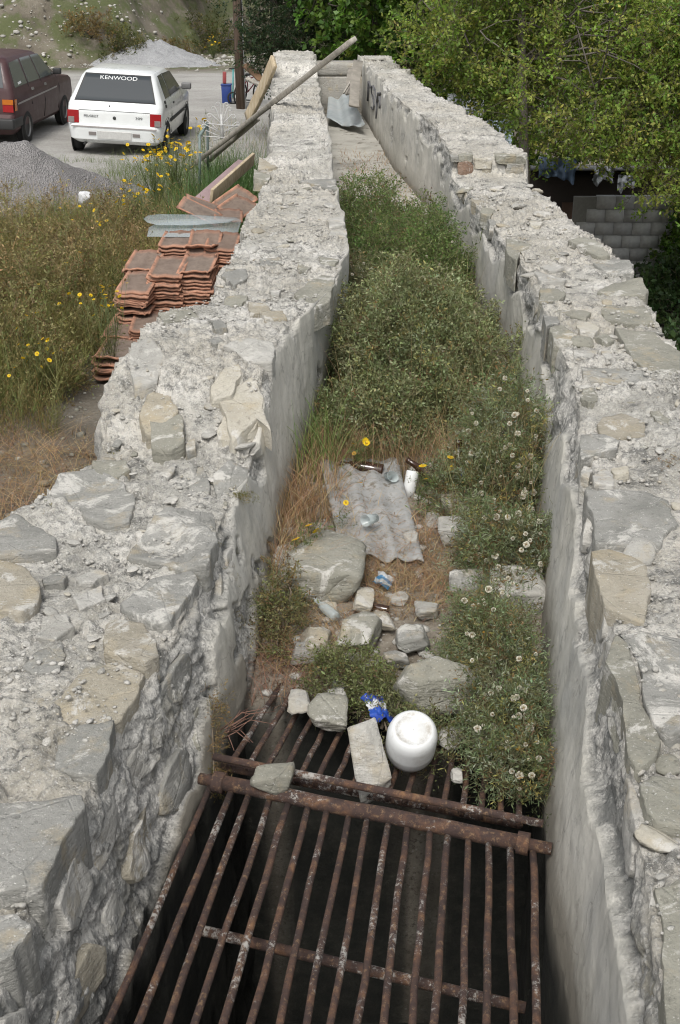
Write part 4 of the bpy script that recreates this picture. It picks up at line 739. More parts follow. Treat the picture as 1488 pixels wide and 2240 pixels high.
V2, F2, C2 = join([patch(520, [(-.02, .9, 5.3, 5.9, .35), (.1, .9, 7.5, 8.0, .25), (.05, .8, 8.7, 9.2, .2), (.45, .85, 4.4, 4.9, .2)], (.28, .62), (.15, .6), (.0018, .003), [(.40, .31, .18), (.33, .25, .13), (.24, .22, .10)], floor_z), patch(420, [(.05, .8, 8.6, 10.2, .5), (-.2, .0, 4.9, 5.6, .5)], (.15, .42), (.2, .7), (.003, .006), [(.12, .18, .05), (.16, .21, .07)], floor_z)])
V, F, C = join([(V, F, C), (V2, F2, C2)])
tag(link('dry_grass', mesh_np('dry_grass', V, F, C), DRY), 'tangled dry straw and grass over the channel floor', 'grass', kind='stuff')
# daisies in the channel
def daisy(pts, label, z0=0.0, name='daisy_plant', dry=0, size=1.0, leaves=26, seed=0, group=None):
    r = np.random.default_rng(seed+40); H = [Vector(p) for p in pts]; b = sum(H, Vector())/len(H); base = Vector((b.x, b.y+.04, z0)); root = thing(name, label, 'flower', base, group=group); mb = MB()
    for k, h in enumerate(H):
        mb.tube([(r.normal()*.02, r.normal()*.02, 0), (h-base)*.55+Vector((r.normal()*.02, 0, .02)), h-base], [.0022*size, .0018*size, .0014*size], 4)
        link('flower', FLOWER_DRY if k < dry else FLOWER, None, root, h-base, (R(r.uniform(-60, 5)), R(r.uniform(-35, 35)), r.uniform(0, 6)), (size*r.uniform(.75, 1.1),)*3)
    mb.build('stem', GREENSTEM, root); n = leaves*len(H); hs = np.array([h[:] for h in H]); t = r.random(n)**1.3; P = np.array(base[:])+(hs[r.integers(len(H), size=n)]-np.array(base[:]))*t[:, None]+r.normal(size=(n, 3))*.02*size
    V, F, C = stamp(T_WEED, P, unit(r.normal(size=(n, 3))+np.array([0, 0, .8])), r.uniform(.5, 1, n)*size, pal(r, n, [(.10, .13, .05)]), pal(r, n, [(.09, .13, .035), (.12, .15, .05), (.14, .14, .055)]), seed)
    link('leaves', mesh_np('leaves', V-np.array(base[:]), F, C), LEAF, root); return root
GREENSTEM = plain('green_stem', (.11, .14, .05), .7)
T_WEED = [spray(60+k, .07, 9, .018, .004, 3, .002, .8) for k in range(5)]
daisy([aty(675, 1150, 4.15), aty(648, 1180, 4.05), aty(692, 1162, 4.15)], 'yellow daisies above the large grey boulder', size=1.0, seed=1)
daisy([aty(738, 1130, 4.35), aty(757, 1100, 4.45)], 'pair of small yellow daisies on the left part of the corrugated sheet', size=.62, seed=2)
daisy([aty(790, 1056, 4.8), aty(745, 1020, 4.9)], 'faded daisies at the far left corner of the corrugated sheet', size=.6, dry=1, seed=3)
daisy([aty(932, 1048, 4.65), aty(925, 1020, 4.7)], 'yellow daisy beside the white plastic bottle', size=.85, seed=4)
daisy([aty(985, 1001, 4.75), aty(988, 1025, 4.72), aty(995, 1028, 4.72)], 'yellow daisy just above the labelled beer bottle', size=.9, seed=5)
daisy([aty(773, 971, 5.0), aty(803, 982, 5.0), aty(775, 992, 4.95), aty(800, 966, 5.05), aty(803, 970, 5.0)], 'browning daisies in front of the large thorny bush', size=.95, dry=3, seed=6)
# creeping plant down the left masonry face and moss tufts on the walls
def tuft(u, v, k, nn, label, cols, rad, seed, zoff=0):
    r = np.random.default_rng(seed); x, y, z = on_wall(k, u, v); z += zoff; P = np.array([x, y, z])+r.normal(size=(nn, 3))*np.array([rad, rad, rad*.3]); V, F, C = stamp(T_WEED, P, unit(r.normal(size=(nn, 3))+np.array([0, 0, 1.])), r.uniform(.25, .5, nn), pal(r, nn, [(.15, .13, .06)]), pal(r, nn, cols), seed)
    o = np.array([x, y, z]); tag(link('weed_tuft', mesh_np('weed_tuft', V-o, F, C), LEAF, None, tuple(o)), label, 'weed')
YG = [(.16, .15, .05), (.22, .17, .06), (.12, .13, .04)]
tuft(532, 1088, 'L', 70, 'yellow-green weed tuft on the inner edge of the left wall', YG, .022, 1); tuft(120, 1118, 'L', 40, 'tiny weed tuft beside the big cracked grey stone', YG, .02, 2); tuft(252, 978, 'L', 30, 'small green tuft on the outer edge of the left wall', YG, .018, 3, -.05); tuft(1468, 1020, 'R', 46, 'reddish weed tuft on the top of the right wall', [(.22, .12, .07), (.26, .17, .08)], .03, 4)
def hanging(name, label, pts, n, cols, seed, sc_=(.35, .7)):
    r = np.random.default_rng(seed); A = np.array([p[:] for p in pts]); i = r.integers(len(A)-1, size=n); t = r.random(n)[:, None]; P = A[i]*(1-t)+A[i+1]*t+r.normal(size=(n, 3))*.014
    V, F, C = stamp(T_WEED, P, unit(r.normal(size=(n, 3))+np.array([.8, 0, -.2])), r.uniform(*sc_, n), pal(r, n, [(.20, .14, .08)]), pal(r, n, cols), seed); o = A[0]; root = thing(name, label, 'plant', tuple(o)); link('leaves', mesh_np('leaves', V-o, F, C), LEAF, root)
    MB().tube([p-o for p in A], .003, 5).build('stem', STEM, root)
hanging('creeping_weed', 'dry brown creeper hanging down the left masonry face above the cross pipe', [Vector((-.395, 3.02, .16)), Vector((-.385, 2.96, .09)), Vector((-.375, 2.88, .03)), Vector((-.37, 2.80, -.03))], 150, [(.25, .15, .05), (.20, .14, .06), (.15, .13, .05)], 5)
hanging('creeping_weed', 'thin green weeds rooted in the cracks of the left masonry face', [Vector((-.41, 3.6, .30)), Vector((-.385, 3.58, .20)), Vector((-.36, 3.52, .12))], 90, [(.13, .14, .05), (.18, .15, .06)], 6, (.25, .5))
root = thing('dead_twig', 'dead reddish twig reaching over the bars at the left end of the pipe', 'twig', (-.34, 2.95, .06)); mb = MB(); r2 = random.Random(4)
for k in range(9):
    a = Vector((r2.uniform(-.02, .02), r2.uniform(-.03, .03), r2.uniform(-.01, .03))); e = a+Vector((r2.uniform(.02, .17), r2.uniform(-.12, .12), r2.uniform(-.01, .10))); m = (a+e)/2+Vector((0, r2.uniform(-.02, .02), .02)); mb.tube([a, m, e], [.002, .0016, .0008], 4); mb.tube([m, m+Vector((r2.uniform(0, .05), r2.uniform(-.04, .04), r2.uniform(0, .04)))], [.0014, .0007], 4)
mb.build('branch', plain('red_twig', (.20, .11, .08), .85), root)
# ------------------------------------------------------------------ the yard: cars
def rrect(yr, yf, hw, rr, rf, z, n=7):
    """plan outline of the body at height z, right half-turned from rear centre round to rear centre"""
    P = []; rr = min(rr, hw*.9, (yf-yr)*.45); rf = min(rf, hw*.9, (yf-yr)*.45)
    for cx, cy, rad, a0 in ((hw-rr, yr+rr, rr, -90), (hw-rf, yf-rf, rf, 0), (-hw+rf, yf-rf, rf, 90), (-hw+rr, yr+rr, rr, 180)):
        for k in range(n): t = R(a0+90*k/(n-1)); P.append((cx+rad*math.cos(t), cy+rad*math.sin(t), z))
    return P
def car_paint(name, c, dust=(.30, .28, .25), dfac=.3, rough=.28, coat=.6):
    b = NB(name); d = b.math('MULTIPLY', b.ramp(b.noise(3.5, 6, .65, b.obj()), [(.35, 0), (.7, 1)]), dfac); cc = b.mix(d, c, dust)
    return b.out(cc, b.math('ADD', rough, b.math('MULTIPLY', d, .8)), Coat_Weight=coat, Coat_Roughness=.1)
GLASS = NB('car_glass'); GLASS = GLASS.out((.035, .042, .047), .10, Specular_IOR_Level=.35)
TYRE = plain('tyre', (.025, .025, .024), .9); RIM = plain('wheel_rim', (.30, .30, .29), .45, Metallic=.6); BLACKP = plain('black_plastic', (.03, .03, .03), .6); RED = plain('red_lens', (.30, .012, .015), .2, .1); AMBER = plain('amber_lens', (.45, .13, .01), .25, .1); SMOKE = plain('grey_lens', (.22, .20, .19), .3, .1)
def car(name, label, prof, paint, loc, rot, L, wheels, belt):
    """prof rows: z, y rear, y front, half width, rear corner radius, front corner radius"""
    root = thing(name, label, 'car', loc, rot); A = np.array(prof); zz = np.concatenate([np.linspace(A[i, 0], A[i+1, 0], 4, endpoint=False) for i in range(len(A)-1)]+[A[-1:, 0]]); f = lambda j, z: float(np.interp(z, A[:, 0], A[:, j]))
    rows = [rrect(f(1, z), f(2, z), f(3, z), f(4, z), f(5, z), z) for z in zz]; m = len(rows[0]); V = [p for r_ in rows for p in r_]
    F = [(i*m+k, i*m+(k+1) % m, (i+1)*m+(k+1) % m, (i+1)*m+k) for i in range(len(rows)-1) for k in range(m)]; mb = MB(); mb.add(V, F+[tuple((len(rows)-1)*m+k for k in range(m)), tuple(reversed(range(m)))])
    body = mb.build('body', paint, root, smooth=True); body.data.set_sharp_from_angle(angle=R(32)) if hasattr(body.data, 'set_sharp_from_angle') else None
    def rear(x, z, o=.010): return Vector((x, f(1, z)-o, z))
    def side(y, z, s=1, o=.008): return Vector((s*(f(3, z)+o), y, z))
    def panel(pname, fn, corners, mat, parent=root, nu=8, nv=15, th=.0):
        c = corners; V = []
        for j in range(nv):
            for i in range(nu):
                s, t = i/(nu-1), j/(nv-1); a = (c[0][0]*(1-s)+c[1][0]*s)*(1-t)+(c[3][0]*(1-s)+c[2][0]*s)*t; b = (c[0][1]*(1-s)+c[1][1]*s)*(1-t)+(c[3][1]*(1-s)+c[2][1]*s)*t; V.append(fn(a, b))
        q = [(j*nu+i, j*nu+i+1, (j+1)*nu+i+1, (j+1)*nu+i) for j in range(nv-1) for i in range(nu-1)]; n0 = len(V); inn = Vector((0, f(1, 1)+.8, .9)); V2 = [v+(inn-v).normalized()*.012 for v in V]
        F = q+[tuple(n0+k for k in reversed(g)) for g in q]; rim = [i for i in range(nu)]+[j*nu+nu-1 for j in range(1, nv)]+[(nv-1)*nu+i for i in range(nu-2, -1, -1)]+[j*nu for j in range(nv-2, 0, -1)]
        F += [(rim[k], n0+rim[k], n0+rim[(k+1) % len(rim)], rim[(k+1) % len(rim)]) for k in range(len(rim))]; mb = MB(); mb.add(V+V2, F); o_ = mb.build(pname, mat, parent, smooth=True); o_.data.set_sharp_from_angle(angle=R(40)); return o_
    for wy in wheels:
        for s in (1, -1):
            hw = f(3, .35); m4 = Matrix.Rotation(R(90), 4, 'Y'); arch = MB(); arch.lathe([(.001, 0), (.335, 0), (.335, .012), (.30, .013)], 28, m4); arch.build('wheel_arch', BLACKP, root, loc=(s*(hw+.002)-(0.006 if s > 0 else .006), wy, .30), scale=(1, 1, 1))
            t = MB(); t.lathe([(.17, -.075), (.24, -.085), (.275, -.065), (.285, 0), (.275, .065), (.24, .085), (.17, .075)], 32, m4); w_ = t.build('wheel', TYRE, root, smooth=True, loc=(s*(hw-.055), wy, .285)); rm = MB(); rm.lathe([(.001, .03*s), (.05, .045*s), (.10, .03*s), (.165, .05*s), (.175, .078*s)], 24, m4); rm.build('rim', RIM, w_, smooth=True)
    return root, body, f, rear, side, panel
WHITE = car_paint('white_paint', (.74, .765, .76), (.42, .40, .36), .16, .25)
prof = [(.20, .14, 3.58, .66, .15, .3), (.27, .03, 3.66, .76, .2, .35), (.46, .0, 3.70, .785, .2, .35), (.50, .012, 3.70, .785, .2, .35), (.515, .05, 3.69, .775, .16, .35), (.72, .055, 3.62, .785, .15, .35), (.80, .09, 3.35, .78, .15, .3), (.88, .15, 2.75, .755, .14, .22), (.90, .17, 2.62, .745, .14, .2), (1.22, .43, 2.02, .61, .12, .15), (1.28, .52, 1.86, .565, .14, .16), (1.315, .68, 1.66, .48, .16, .18), (1.33, .95, 1.45, .30, .15, .15)]
hatch, hb, f, rear, side, panel = car('hatchback_car', 'white three-door hatchback seen from behind with a blank number plate', prof, WHITE, (-3.72, 20.25, -.90), (0, R(3.2), R(-1)), 3.7, (.62, 3.0), .88)
rw = panel('rear_window', rear, [(-.64, .875), (.64, .875), (.515, 1.245), (-.515, 1.245)], GLASS); fr_ = panel('window_seal', lambda x, z: rear(x, z, .003), [(-.665, .86), (.665, .86), (.535, 1.26), (-.535, 1.26)], BLACKP)
for s in (1, -1):
    sd_ = lambda y, z, s=s: side(y, z, s)
    panel('side_window', sd_, [(.62, .90), (1.16, .90), (1.10, 1.245), (.72, 1.245)], GLASS); panel('side_window', sd_, [(1.22, .90), (2.42, .90), (1.98, 1.225), (1.16, 1.245)], GLASS)
    d = MB(); pts = [side(1.19, 1.25, s, .004), side(1.19, .9, s, .004), side(1.15, .6, s, .004), side(1.18, .3, s, .004)]; d.tube(pts, .006, 4); d.build('door_gap', BLACKP, hatch)
    panel('rubbing_strip', lambda y, z, s=s: side(y, z, s, .012), [(.95, .50), (2.65, .50), (2.65, .545), (.95, .545)], BLACKP, nv=2)
    panel('door_handle', lambda y, z, s=s: side(y, z, s, .012), [(1.27, .76), (1.38, .76), (1.38, .79), (1.27, .79)], BLACKP, nu=2, nv=2)
    for z0 in (.775, .84): panel('vent', sd_, [(.42, z0), (.56, z0), (.55, z0+.045), (.41, z0+.045)], BLACKP, nu=3, nv=2)
    mi = MB(); mi.box((s*.87, 2.32, .95), (.17, .10, .11)); mi.box((s*.77, 2.34, .92), (.08, .05, .04)); mi.build('mirror', plain('mirror_grey', (.16, .16, .16), .5), hatch, bevel=.025)
    tl = panel('tail_light', rear, [(s*.585, .52), (s*.765, .52), (s*.765, .715), (s*.585, .715)], RED, nu=3, nv=3); panel('reverse_lens', lambda x, z: rear(x, z, .018), [(s*.66, .525), (s*.755, .525), (s*.755, .61), (s*.66, .61)], SMOKE, tl, 2, 2)
panel('boot_gap', lambda x, z: rear(x, z, .004), [(-.58, .722), (.58, .722), (.58, .728), (-.58, .728)], BLACKP, nv=2); panel('bumper_trim', lambda x, z: rear(x, z, .008), [(-.70, .462), (.70, .462), (.70, .478), (-.70, .478)], SMOKE, nv=2)
np_ = panel('number_plate', lambda x, z: rear(x, z, .012), [(-.28, .29), (.28, .29), (.28, .41), (-.28, .41)], plain('plate_white', (.60, .60, .58), .5), nu=3, nv=3)
for s in (-1, 1): panel('reflector', lambda x, z: rear(x, z, .010), [(s*.36-.06, .34), (s*.36+.06, .34), (s*.36+.06, .39), (s*.36-.06, .39)], SMOKE, nu=2, nv=2)
lk = MB(); lk.lathe([(.001, .004), (.025, .004), (.028, 0)], 16, Matrix.Rotation(R(90), 4, 'X')); lk.build('emblem', BLACKP, hatch, loc=rear(0, .62, .006)); lk2 = MB(); lk2.lathe([(.001, .006), (.012, .006), (.014, 0)], 12, Matrix.Rotation(R(90), 4, 'X')); lk2.build('boot_lock', BLACKP, hatch, loc=rear(-.08, .80, .005))
ex = MB(); ex.tube([(-.5, .25, .2), (-.5, .04, .19)], .022, 10); ex.build('exhaust', TYRE, hatch)
def text(s, name, parent, loc, size, mat, rot, font_w=1.0, ext=.0012):
    cu = bpy.data.curves.new(name, 'FONT'); cu.body = s; cu.size = size; cu.align_x = 'CENTER'; cu.align_y = 'CENTER'; cu.extrude = ext; o = bpy.data.objects.new(name, cu); col.objects.link(o)
    dg = bpy.context.evaluated_depsgraph_get(); me = bpy.data.meshes.new_from_object(o.evaluated_get(dg)); bpy.data.objects.remove(o); me.materials.clear(); return link(name, me, mat, parent, loc, rot, (font_w, 1, 1))
LETTER = plain('letter_white', (.72, .74, .74), .5)
text('KENWOOD', 'lettering', hatch, rear(.02, 1.205, .014), .092, LETTER, (R(53), 0, 0), 1.25); text('PEUGEOT', 'lettering', hatch, rear(-.38, .635, .009), .05, BLACKP, (R(88), 0, 0), 1.1); text('309', 'lettering', hatch, rear(.40, .635, .009), .05, BLACKP, (R(88), 0, 0), 1.6)
MAROON = car_paint('maroon_paint', (.045, .012, .015), (.12, .09, .075), .3, .5, .15)
prof = [(.22, .16, 4.0, .68, .1, .3), (.30, .06, 4.15, .76, .12, .3), (.50, .0, 4.2, .785, .12, .3), (.56, .06, 4.2, .79, .1, .28), (.80, .07, 4.1, .79, .1, .25), (.86, .08, 3.95, .785, .1, .25), (.93, .09, 3.2, .765, .1, .2), (.97, .10, 3.02, .755, .1, .18), (1.36, .30, 2.30, .63, .1, .14), (1.42, .40, 2.15, .58, .12, .14), (1.455, .6, 1.9, .48, .14, .16), (1.465, .9, 1.6, .3, .15, .15)]
est, eb, f, rear, side, panel = car('estate_car', 'dusty maroon estate car cut off by the photo edge beside the white hatchback', prof, MAROON, (-6.28, 20.9, -.84), (0, R(2.0), R(-2.5)), 4.2, (.80, 3.35), .95)
panel('rear_window', rear, [(-.62, .98), (.62, .98), (.54, 1.36), (-.54, 1.36)], GLASS)
GLASS2 = NB('side_glass'); GLASS2 = GLASS2.out((.10, .115, .11), .15, Specular_IOR_Level=.5)
for s in (1, -1):
    sd_ = lambda y, z, s=s: side(y, z, s)
    panel('side_window', sd_, [(.30, .97), (1.02, .98), (.98, 1.37), (.42, 1.35)], GLASS2); panel('side_window', sd_, [(1.12, .98), (1.82, .98), (1.68, 1.375), (1.10, 1.375)], GLASS2); panel('side_window', sd_, [(1.90, .98), (2.75, .98), (2.22, 1.37), (1.76, 1.375)], GLASS2)
    for pts in ([(1.86, 1.38), (1.87, .95), (2.0, .6), (1.95, .32)], [(1.07, 1.38), (1.06, .95), (1.15, .62)], [(2.86, .95), (3.0, .75), (2.95, .35)]): MB().tube([side(y, z, s, .003) for y, z in pts], .007, 4).build('door_gap', BLACKP, est)
    panel('rubbing_strip', lambda y, z, s=s: side(y, z, s, .012), [(.25, .70), (2.8, .74), (2.8, .765), (.25, .725)], SMOKE, nv=2)
    for y0 in (1.18, 2.0): panel('door_handle', lambda y, z, s=s: side(y, z, s, .014), [(y0, .85), (y0+.12, .85), (y0+.12, .89), (y0, .89)], RIM, nu=2, nv=2)
    mi = MB(); mi.box((s*.87, 2.62, 1.04), (.15, .10, .11)); mi.box((s*.78, 2.64, 1.0), (.08, .05, .04)); mi.build('mirror', BLACKP, est, bevel=.025)
    tl = panel('tail_light', rear, [(s*.60, .60), (s*.775, .60), (s*.775, .80), (s*.60, .80)], RED, nu=3, nv=3); panel('indicator', lambda x, z: rear(x, z, .018), [(s*.60, .72), (s*.78, .72), (s*.78, .80), (s*.60, .80)], AMBER, tl, 2, 2)
    panel('indicator', lambda y, z, s=s: side(y, z, s, .012), [(.075, .62), (.20, .62), (.20, .80), (.085, .80)], AMBER, est, 2, 2)
bp = MB(); bp.box((0, -.02, .42), (1.6, .14, .17)); bp.box((.77, .22, .42), (.05, .6, .16)); bp.box((-.77, .22, .42), (.05, .6, .16)); bp.build('bumper', BLACKP, est, bevel=.03)
panel('sticker', lambda y, z: side(y, z, 1, .012), [(.52, 1.0), (.70, 1.01), (.70, 1.045), (.52, 1.035)], LETTER, nu=2, nv=2)

# ------------------------------------------------------------------ the yard: roof tiles
def tile_mesh():
    nx, ny = 19, 9; V, C = [], []
    for lay in (0, 1):
        for j in range(ny):
            for i in range(nx):
                x = (i/(nx-1)-.5)*.245; y = (j/(ny-1)-.5)*.40; s = i/(nx-1); h = .0045*math.cos(s*4*math.pi)*abs(math.cos(s*4*math.pi))+(.010 if i < 2 else 0)-(.006 if i > nx-3 else 0)+(.012 if j == ny-1 else 0)*(2 < i < nx-2)+(-.006 if j == 0 else 0)
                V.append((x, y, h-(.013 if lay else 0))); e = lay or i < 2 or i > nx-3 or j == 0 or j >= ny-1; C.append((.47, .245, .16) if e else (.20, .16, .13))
    q = [(j*nx+i, j*nx+i+1, (j+1)*nx+i+1, (j+1)*nx+i) for j in range(ny-1) for i in range(nx-1)]; N = nx*ny; F = q+[tuple(N+k for k in reversed(g)) for g in q]
    for j in range(ny-1): F += [(j*nx, (j+1)*nx, N+(j+1)*nx, N+j*nx), (j*nx+nx-1, N+j*nx+nx-1, N+(j+1)*nx+nx-1, (j+1)*nx+nx-1)]
    for i in range(nx-1): F += [(i, N+i, N+i+1, i+1), ((ny-1)*nx+i, (ny-1)*nx+i+1, N+(ny-1)*nx+i+1, N+(ny-1)*nx+i)]
    return mesh_np('roof_tile', V, np.array(F), C)
b = NB('terracotta'); o_ = b.n('ObjectInfo').outputs['Random']; c = b.mix(1.0, b.attr('Col').outputs['Color'], b.ramp(b.noise(9, 7, .7), [(.3, .62), (.55, 1.0), (.75, 1.35)]), 'MULTIPLY'); c = b.mix(b.ramp(b.noise(26, 6, .75), [(.52, 0), (.66, .7)]), c, (.095, .075, .06)); c = b.mix(b.ramp(b.noise(40, 4, .7), [(.66, 0), (.74, .6)]), c, (.30, .28, .22)); c = b.mix(b.math('MULTIPLY', o_, .4), c, (.16, .085, .055))
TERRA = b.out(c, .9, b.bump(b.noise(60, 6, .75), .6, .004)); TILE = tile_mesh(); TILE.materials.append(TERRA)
def tile(p, rot, label, group=None, s=1.0): return tag(link('roof_tile', TILE, None, None, p, rot, (s, s*.92, s)), label, 'roof tile', group, 'thing')
ORD = 'top second third fourth fifth sixth seventh eighth ninth tenth eleventh twelfth thirteenth fourteenth fifteenth sixteenth seventeenth eighteenth nineteenth'.split()
def stack(u, v, Y, zb, n, tilt, yaw, lab, seed, dz=.027):
    """a pile of tiles whose top tile is seen at (u, v)"""
    rr = random.Random(seed); top = aty(u, v, Y); m = max(3, min(n, int((top.z-zb)/dz)))
    for k in range(m):
        z = top.z-k*dz; flip = rr.random() < .3
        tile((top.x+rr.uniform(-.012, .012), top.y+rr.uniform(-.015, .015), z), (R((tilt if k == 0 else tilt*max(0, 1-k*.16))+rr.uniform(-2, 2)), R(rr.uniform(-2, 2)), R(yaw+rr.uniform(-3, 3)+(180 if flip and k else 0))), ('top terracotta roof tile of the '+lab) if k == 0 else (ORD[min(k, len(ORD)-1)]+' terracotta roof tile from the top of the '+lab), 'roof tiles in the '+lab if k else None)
stack(300, 618, 8.55, -.5, 18, 9, -6, 'left front stack', 1); stack(368, 582, 8.72, -.5, 19, 9, -4, 'middle front stack', 2); stack(432, 580, 8.75, -.5, 19, 9, -3, 'right front stack', 3)
stack(318, 572, 9.05, -.1, 7, 14, -8, 'left second-row stack', 4); stack(446, 532, 9.15, -.1, 9, 15, -4, 'right second-row stack under the plastic sheet', 5); stack(386, 522, 9.35, -.1, 9, 5, -3, 'middle stack under the plastic sheet', 6)
stack(257, 768, 8.0, -.54, 6, 15, -9, 'low stack nearest the ruined wall end', 7); stack(272, 712, 8.35, -.52, 7, 12, -9, 'half-hidden stack in the weeds', 8); stack(328, 702, 8.32, -.55, 14, 2, 2, 'stack leaning behind the wall corner', 9)
stack(488, 528, 9.2, -.2, 8, 8, -4, 'stack pressed against the wall', 10)
for k, (u, v, Y, rx, ry, rz, lab) in enumerate([(438, 462, 10.3, 25, -14, 78, 'loose roof tile on its side on top of the plastic sheet'), (452, 450, 10.55, 22, -10, 96, 'loose roof tile behind the one on the plastic sheet'), (515, 440, 10.9, 20, 25, -30, 'loose roof tile leaning on the wall below the pink board'), (522, 452, 10.7, 8, 20, -20, 'roof tile lying under the leaning one by the wall'), (500, 470, 10.4, 2, 2, 4, 'flat roof tile showing under the end of the plastic sheet')]): tile(aty(u, v, Y), (R(rx), R(ry), R(rz)), lab)
PLAST = NB('clear_plastic'); PLAST.out((.62, .68, .70), .12); tr = PLAST.n('BsdfTransparent', Color=(.93, .97, .98)); mx = PLAST.n('MixShader', Fac=.33); PLAST.nt.links.new(tr.outputs[0], mx.inputs[1]); PLAST.nt.links.new(PLAST.b.outputs[0], mx.inputs[2]); PLAST.nt.links.new(mx.outputs[0], PLAST.nt.nodes['Material Output'].inputs['Surface']); PLAST = PLAST.m
def plate(name, px, z, thk, mat, label, cat='sheet', tilt=0):
    P = [at3(u, v, z+tilt*i) for i, (u, v) in enumerate(px)]; c = sum(P, Vector())/len(P); n = len(P); V = [p-c for p in P]+[p-c-Vector((0, 0, thk)) for p in P]; mb = MB(); mb.add(V, [tuple(range(n)), tuple(reversed(range(n, 2*n)))]+[(k, n+k, n+(k+1) % n, (k+1) % n) for k in range(n)][::1]); return tag(mb.build(name, mat, loc=c), label, cat)
sh = plate('plastic_sheet', [(322, 517), (326, 497), (345, 487), (520, 478), (528, 482), (518, 519)], .165, .004, PLAST, 'translucent plastic sheet lying across the tile stacks')
plate('plastic_sheet', [(345, 492), (322, 486), (314, 478), (324, 471), (350, 468), (420, 469), (520, 476), (500, 486), (420, 492)], .195, .004, PLAST, 'narrow translucent plastic sheet with a rounded end on the wider sheet')
# ------------------------------------------------------------------ the yard: timber, pole, bedstead
beam = plank('beam', aty(414, 368, 15.5), aty(772, 88, 12.5), .12, .05, 'long weathered grey beam resting across the left wall', GREYWOOD, .4, 'beam', .1)
plank('beam', aty(455, 352, 15.6), aty(560, 262, 14.2), .09, .05, 'second grey timber lying in the grass under the long beam', GREYWOOD, .3, 'beam')
plank('plank', aty(542, 262, 17.6), aty(600, 134, 17.0), .20, .05, 'raw wooden board leaning against the end of the left wall', RAWWOOD, 1.35)
plank('plank', aty(538, 142, 23.0), aty(572, 176, 22.0), .12, .05, 'brown board propped behind the utility pole', plain('brown_wood', (.22, .13, .07), .8), .3)
plank('plank', aty(540, 172, 22.0), aty(570, 185, 21.8), .08, .04, 'grey rail sticking out behind the utility pole', GREYWOOD, .3)
PINK = plain('pink_paint', (.30, .215, .215), .6, .2, 12); pb = thing('box_frame', 'old pink painted wooden frame leaning on the left wall by the tiles', 'frame', aty(500, 400, 11.9))
A_, B_ = aty(452, 442, 11.4), aty(548, 356, 12.6); m_ = (B_-A_).to_track_quat('Z', 'Y').to_matrix(); Ln = (B_-A_).length; c_ = (A_+B_)/2-pb.location
MB().box(c_+m_ @ Vector((.05, 0, 0)), (.17, .03, Ln), m_ @ Matrix.Rotation(.2, 3, 'Z')).build('pink_board', PINK, pb, bevel=.004); MB().box(c_+m_ @ Vector((-.055, .06, -.03)), (.03, .13, Ln*.95), m_ @ Matrix.Rotation(.2, 3, 'Z')).build('wooden_edge', RAWWOOD, pb, bevel=.004)
b = NB('pole_wood'); v_ = b.map(b.obj(), (20, 20, .7)); c = b.ramp(b.noise(1.4, 7, .7, v_), [(.3, (.055, .035, .025)), (.5, (.115, .078, .055)), (.7, (.20, .155, .12))]); POLEM = b.out(c, .9, b.bump(b.noise(2.5, 6, .7, v_), .7, .02))
pole = thing('utility_pole', 'brown wooden utility pole with a grey conduit', 'pole', tuple(at(527, 238, -.93))+(-.95,)); MB().tube([(0, 0, -.3), (0, 0, 3), (.0, 0, 7)], [.10, .093, .08], 16).build('post', POLEM, pole, smooth=True); MB().tube([(.105, -.03, 0), (.098, -.03, 3), (.088, -.03, 6.5)], .012, 6).build('conduit', plain('conduit_grey', (.45, .46, .47), .5), pole); MB().tube([(-.05, 0, 1.42), (-.25, 0, 1.43), (-.3, -.02, 1.40)], .012, 6).build('bracket', BLACKP, pole)
IRONW = plain('white_iron', (.56, .56, .55), .6, .2); IRONG = plain('grey_green_iron', (.17, .22, .21), .6, .2)
bed = thing('bedstead', 'old iron bedstead end with white scrollwork and grey-green legs', 'bedstead', aty(470, 330, 15.0)); bo = bed.location
for u0, v0, u1, v1, Y0, Y1 in ((437, 424, 437, 296, 15.0, 15.0), (455, 372, 454, 270, 15.3, 15.3)): MB().tube([aty(u0, v0, Y0)-bo, aty(u1, v1, Y1)-bo], .016, 8).build('leg', IRONG, bed, smooth=True)
MB().tube([aty(437, 297, 15.0)-bo, aty(454, 270, 15.3)-bo], .02, 8).build('top_rail', IRONG, bed, smooth=True)
for a_, b_ in (((437, 297), (530, 304)), ((454, 270), (537, 278))): MB().tube([aty(*a_, 15.05)-bo, aty(*b_, 15.15)-bo], .006, 6).build('rail', IRONW, bed)
MB().tube([aty(487, 304, 15.12)-bo, aty(484, 250, 15.12)-bo], [.022, .012], 8).build('scroll_stem', IRONW, bed)
def scroll(u0, v0, u1, v1, sgn):
    a, e = aty(u0, v0, 15.12)-bo, aty(u1, v1, 15.12)-bo; d = (e-a).normalized(); n_ = Vector((-d.z, 0, d.x))*sgn; pts = [a, a.lerp(e, .5), e]
    for k in range(1, 13): t = k/12*5.2; rad = .030*(1-.05*k); pts.append(e+n_*.032+(-n_*math.cos(t)+d*math.sin(t))*rad)
    MB().tube(pts, .0055, 5).build('scroll', IRONW, bed)
for u1, v1, sg_ in ((472, 236, 1), (497, 237, -1), (462, 249, 1), (507, 251, -1), (452, 262, 1), (516, 268, -1), (448, 272, 1), (518, 273, -1), (482, 228, 1), (490, 228, -1)): scroll(486, 292 if abs(u1-486) > 25 else 272, u1, v1, sg_)
for u1, v1 in ((450, 285), (465, 309), (505, 300)): MB().tube([aty(486, 300, 15.12)-bo, aty(u1, v1, 15.12)-bo], .005, 5).build('rod', IRONW, bed)
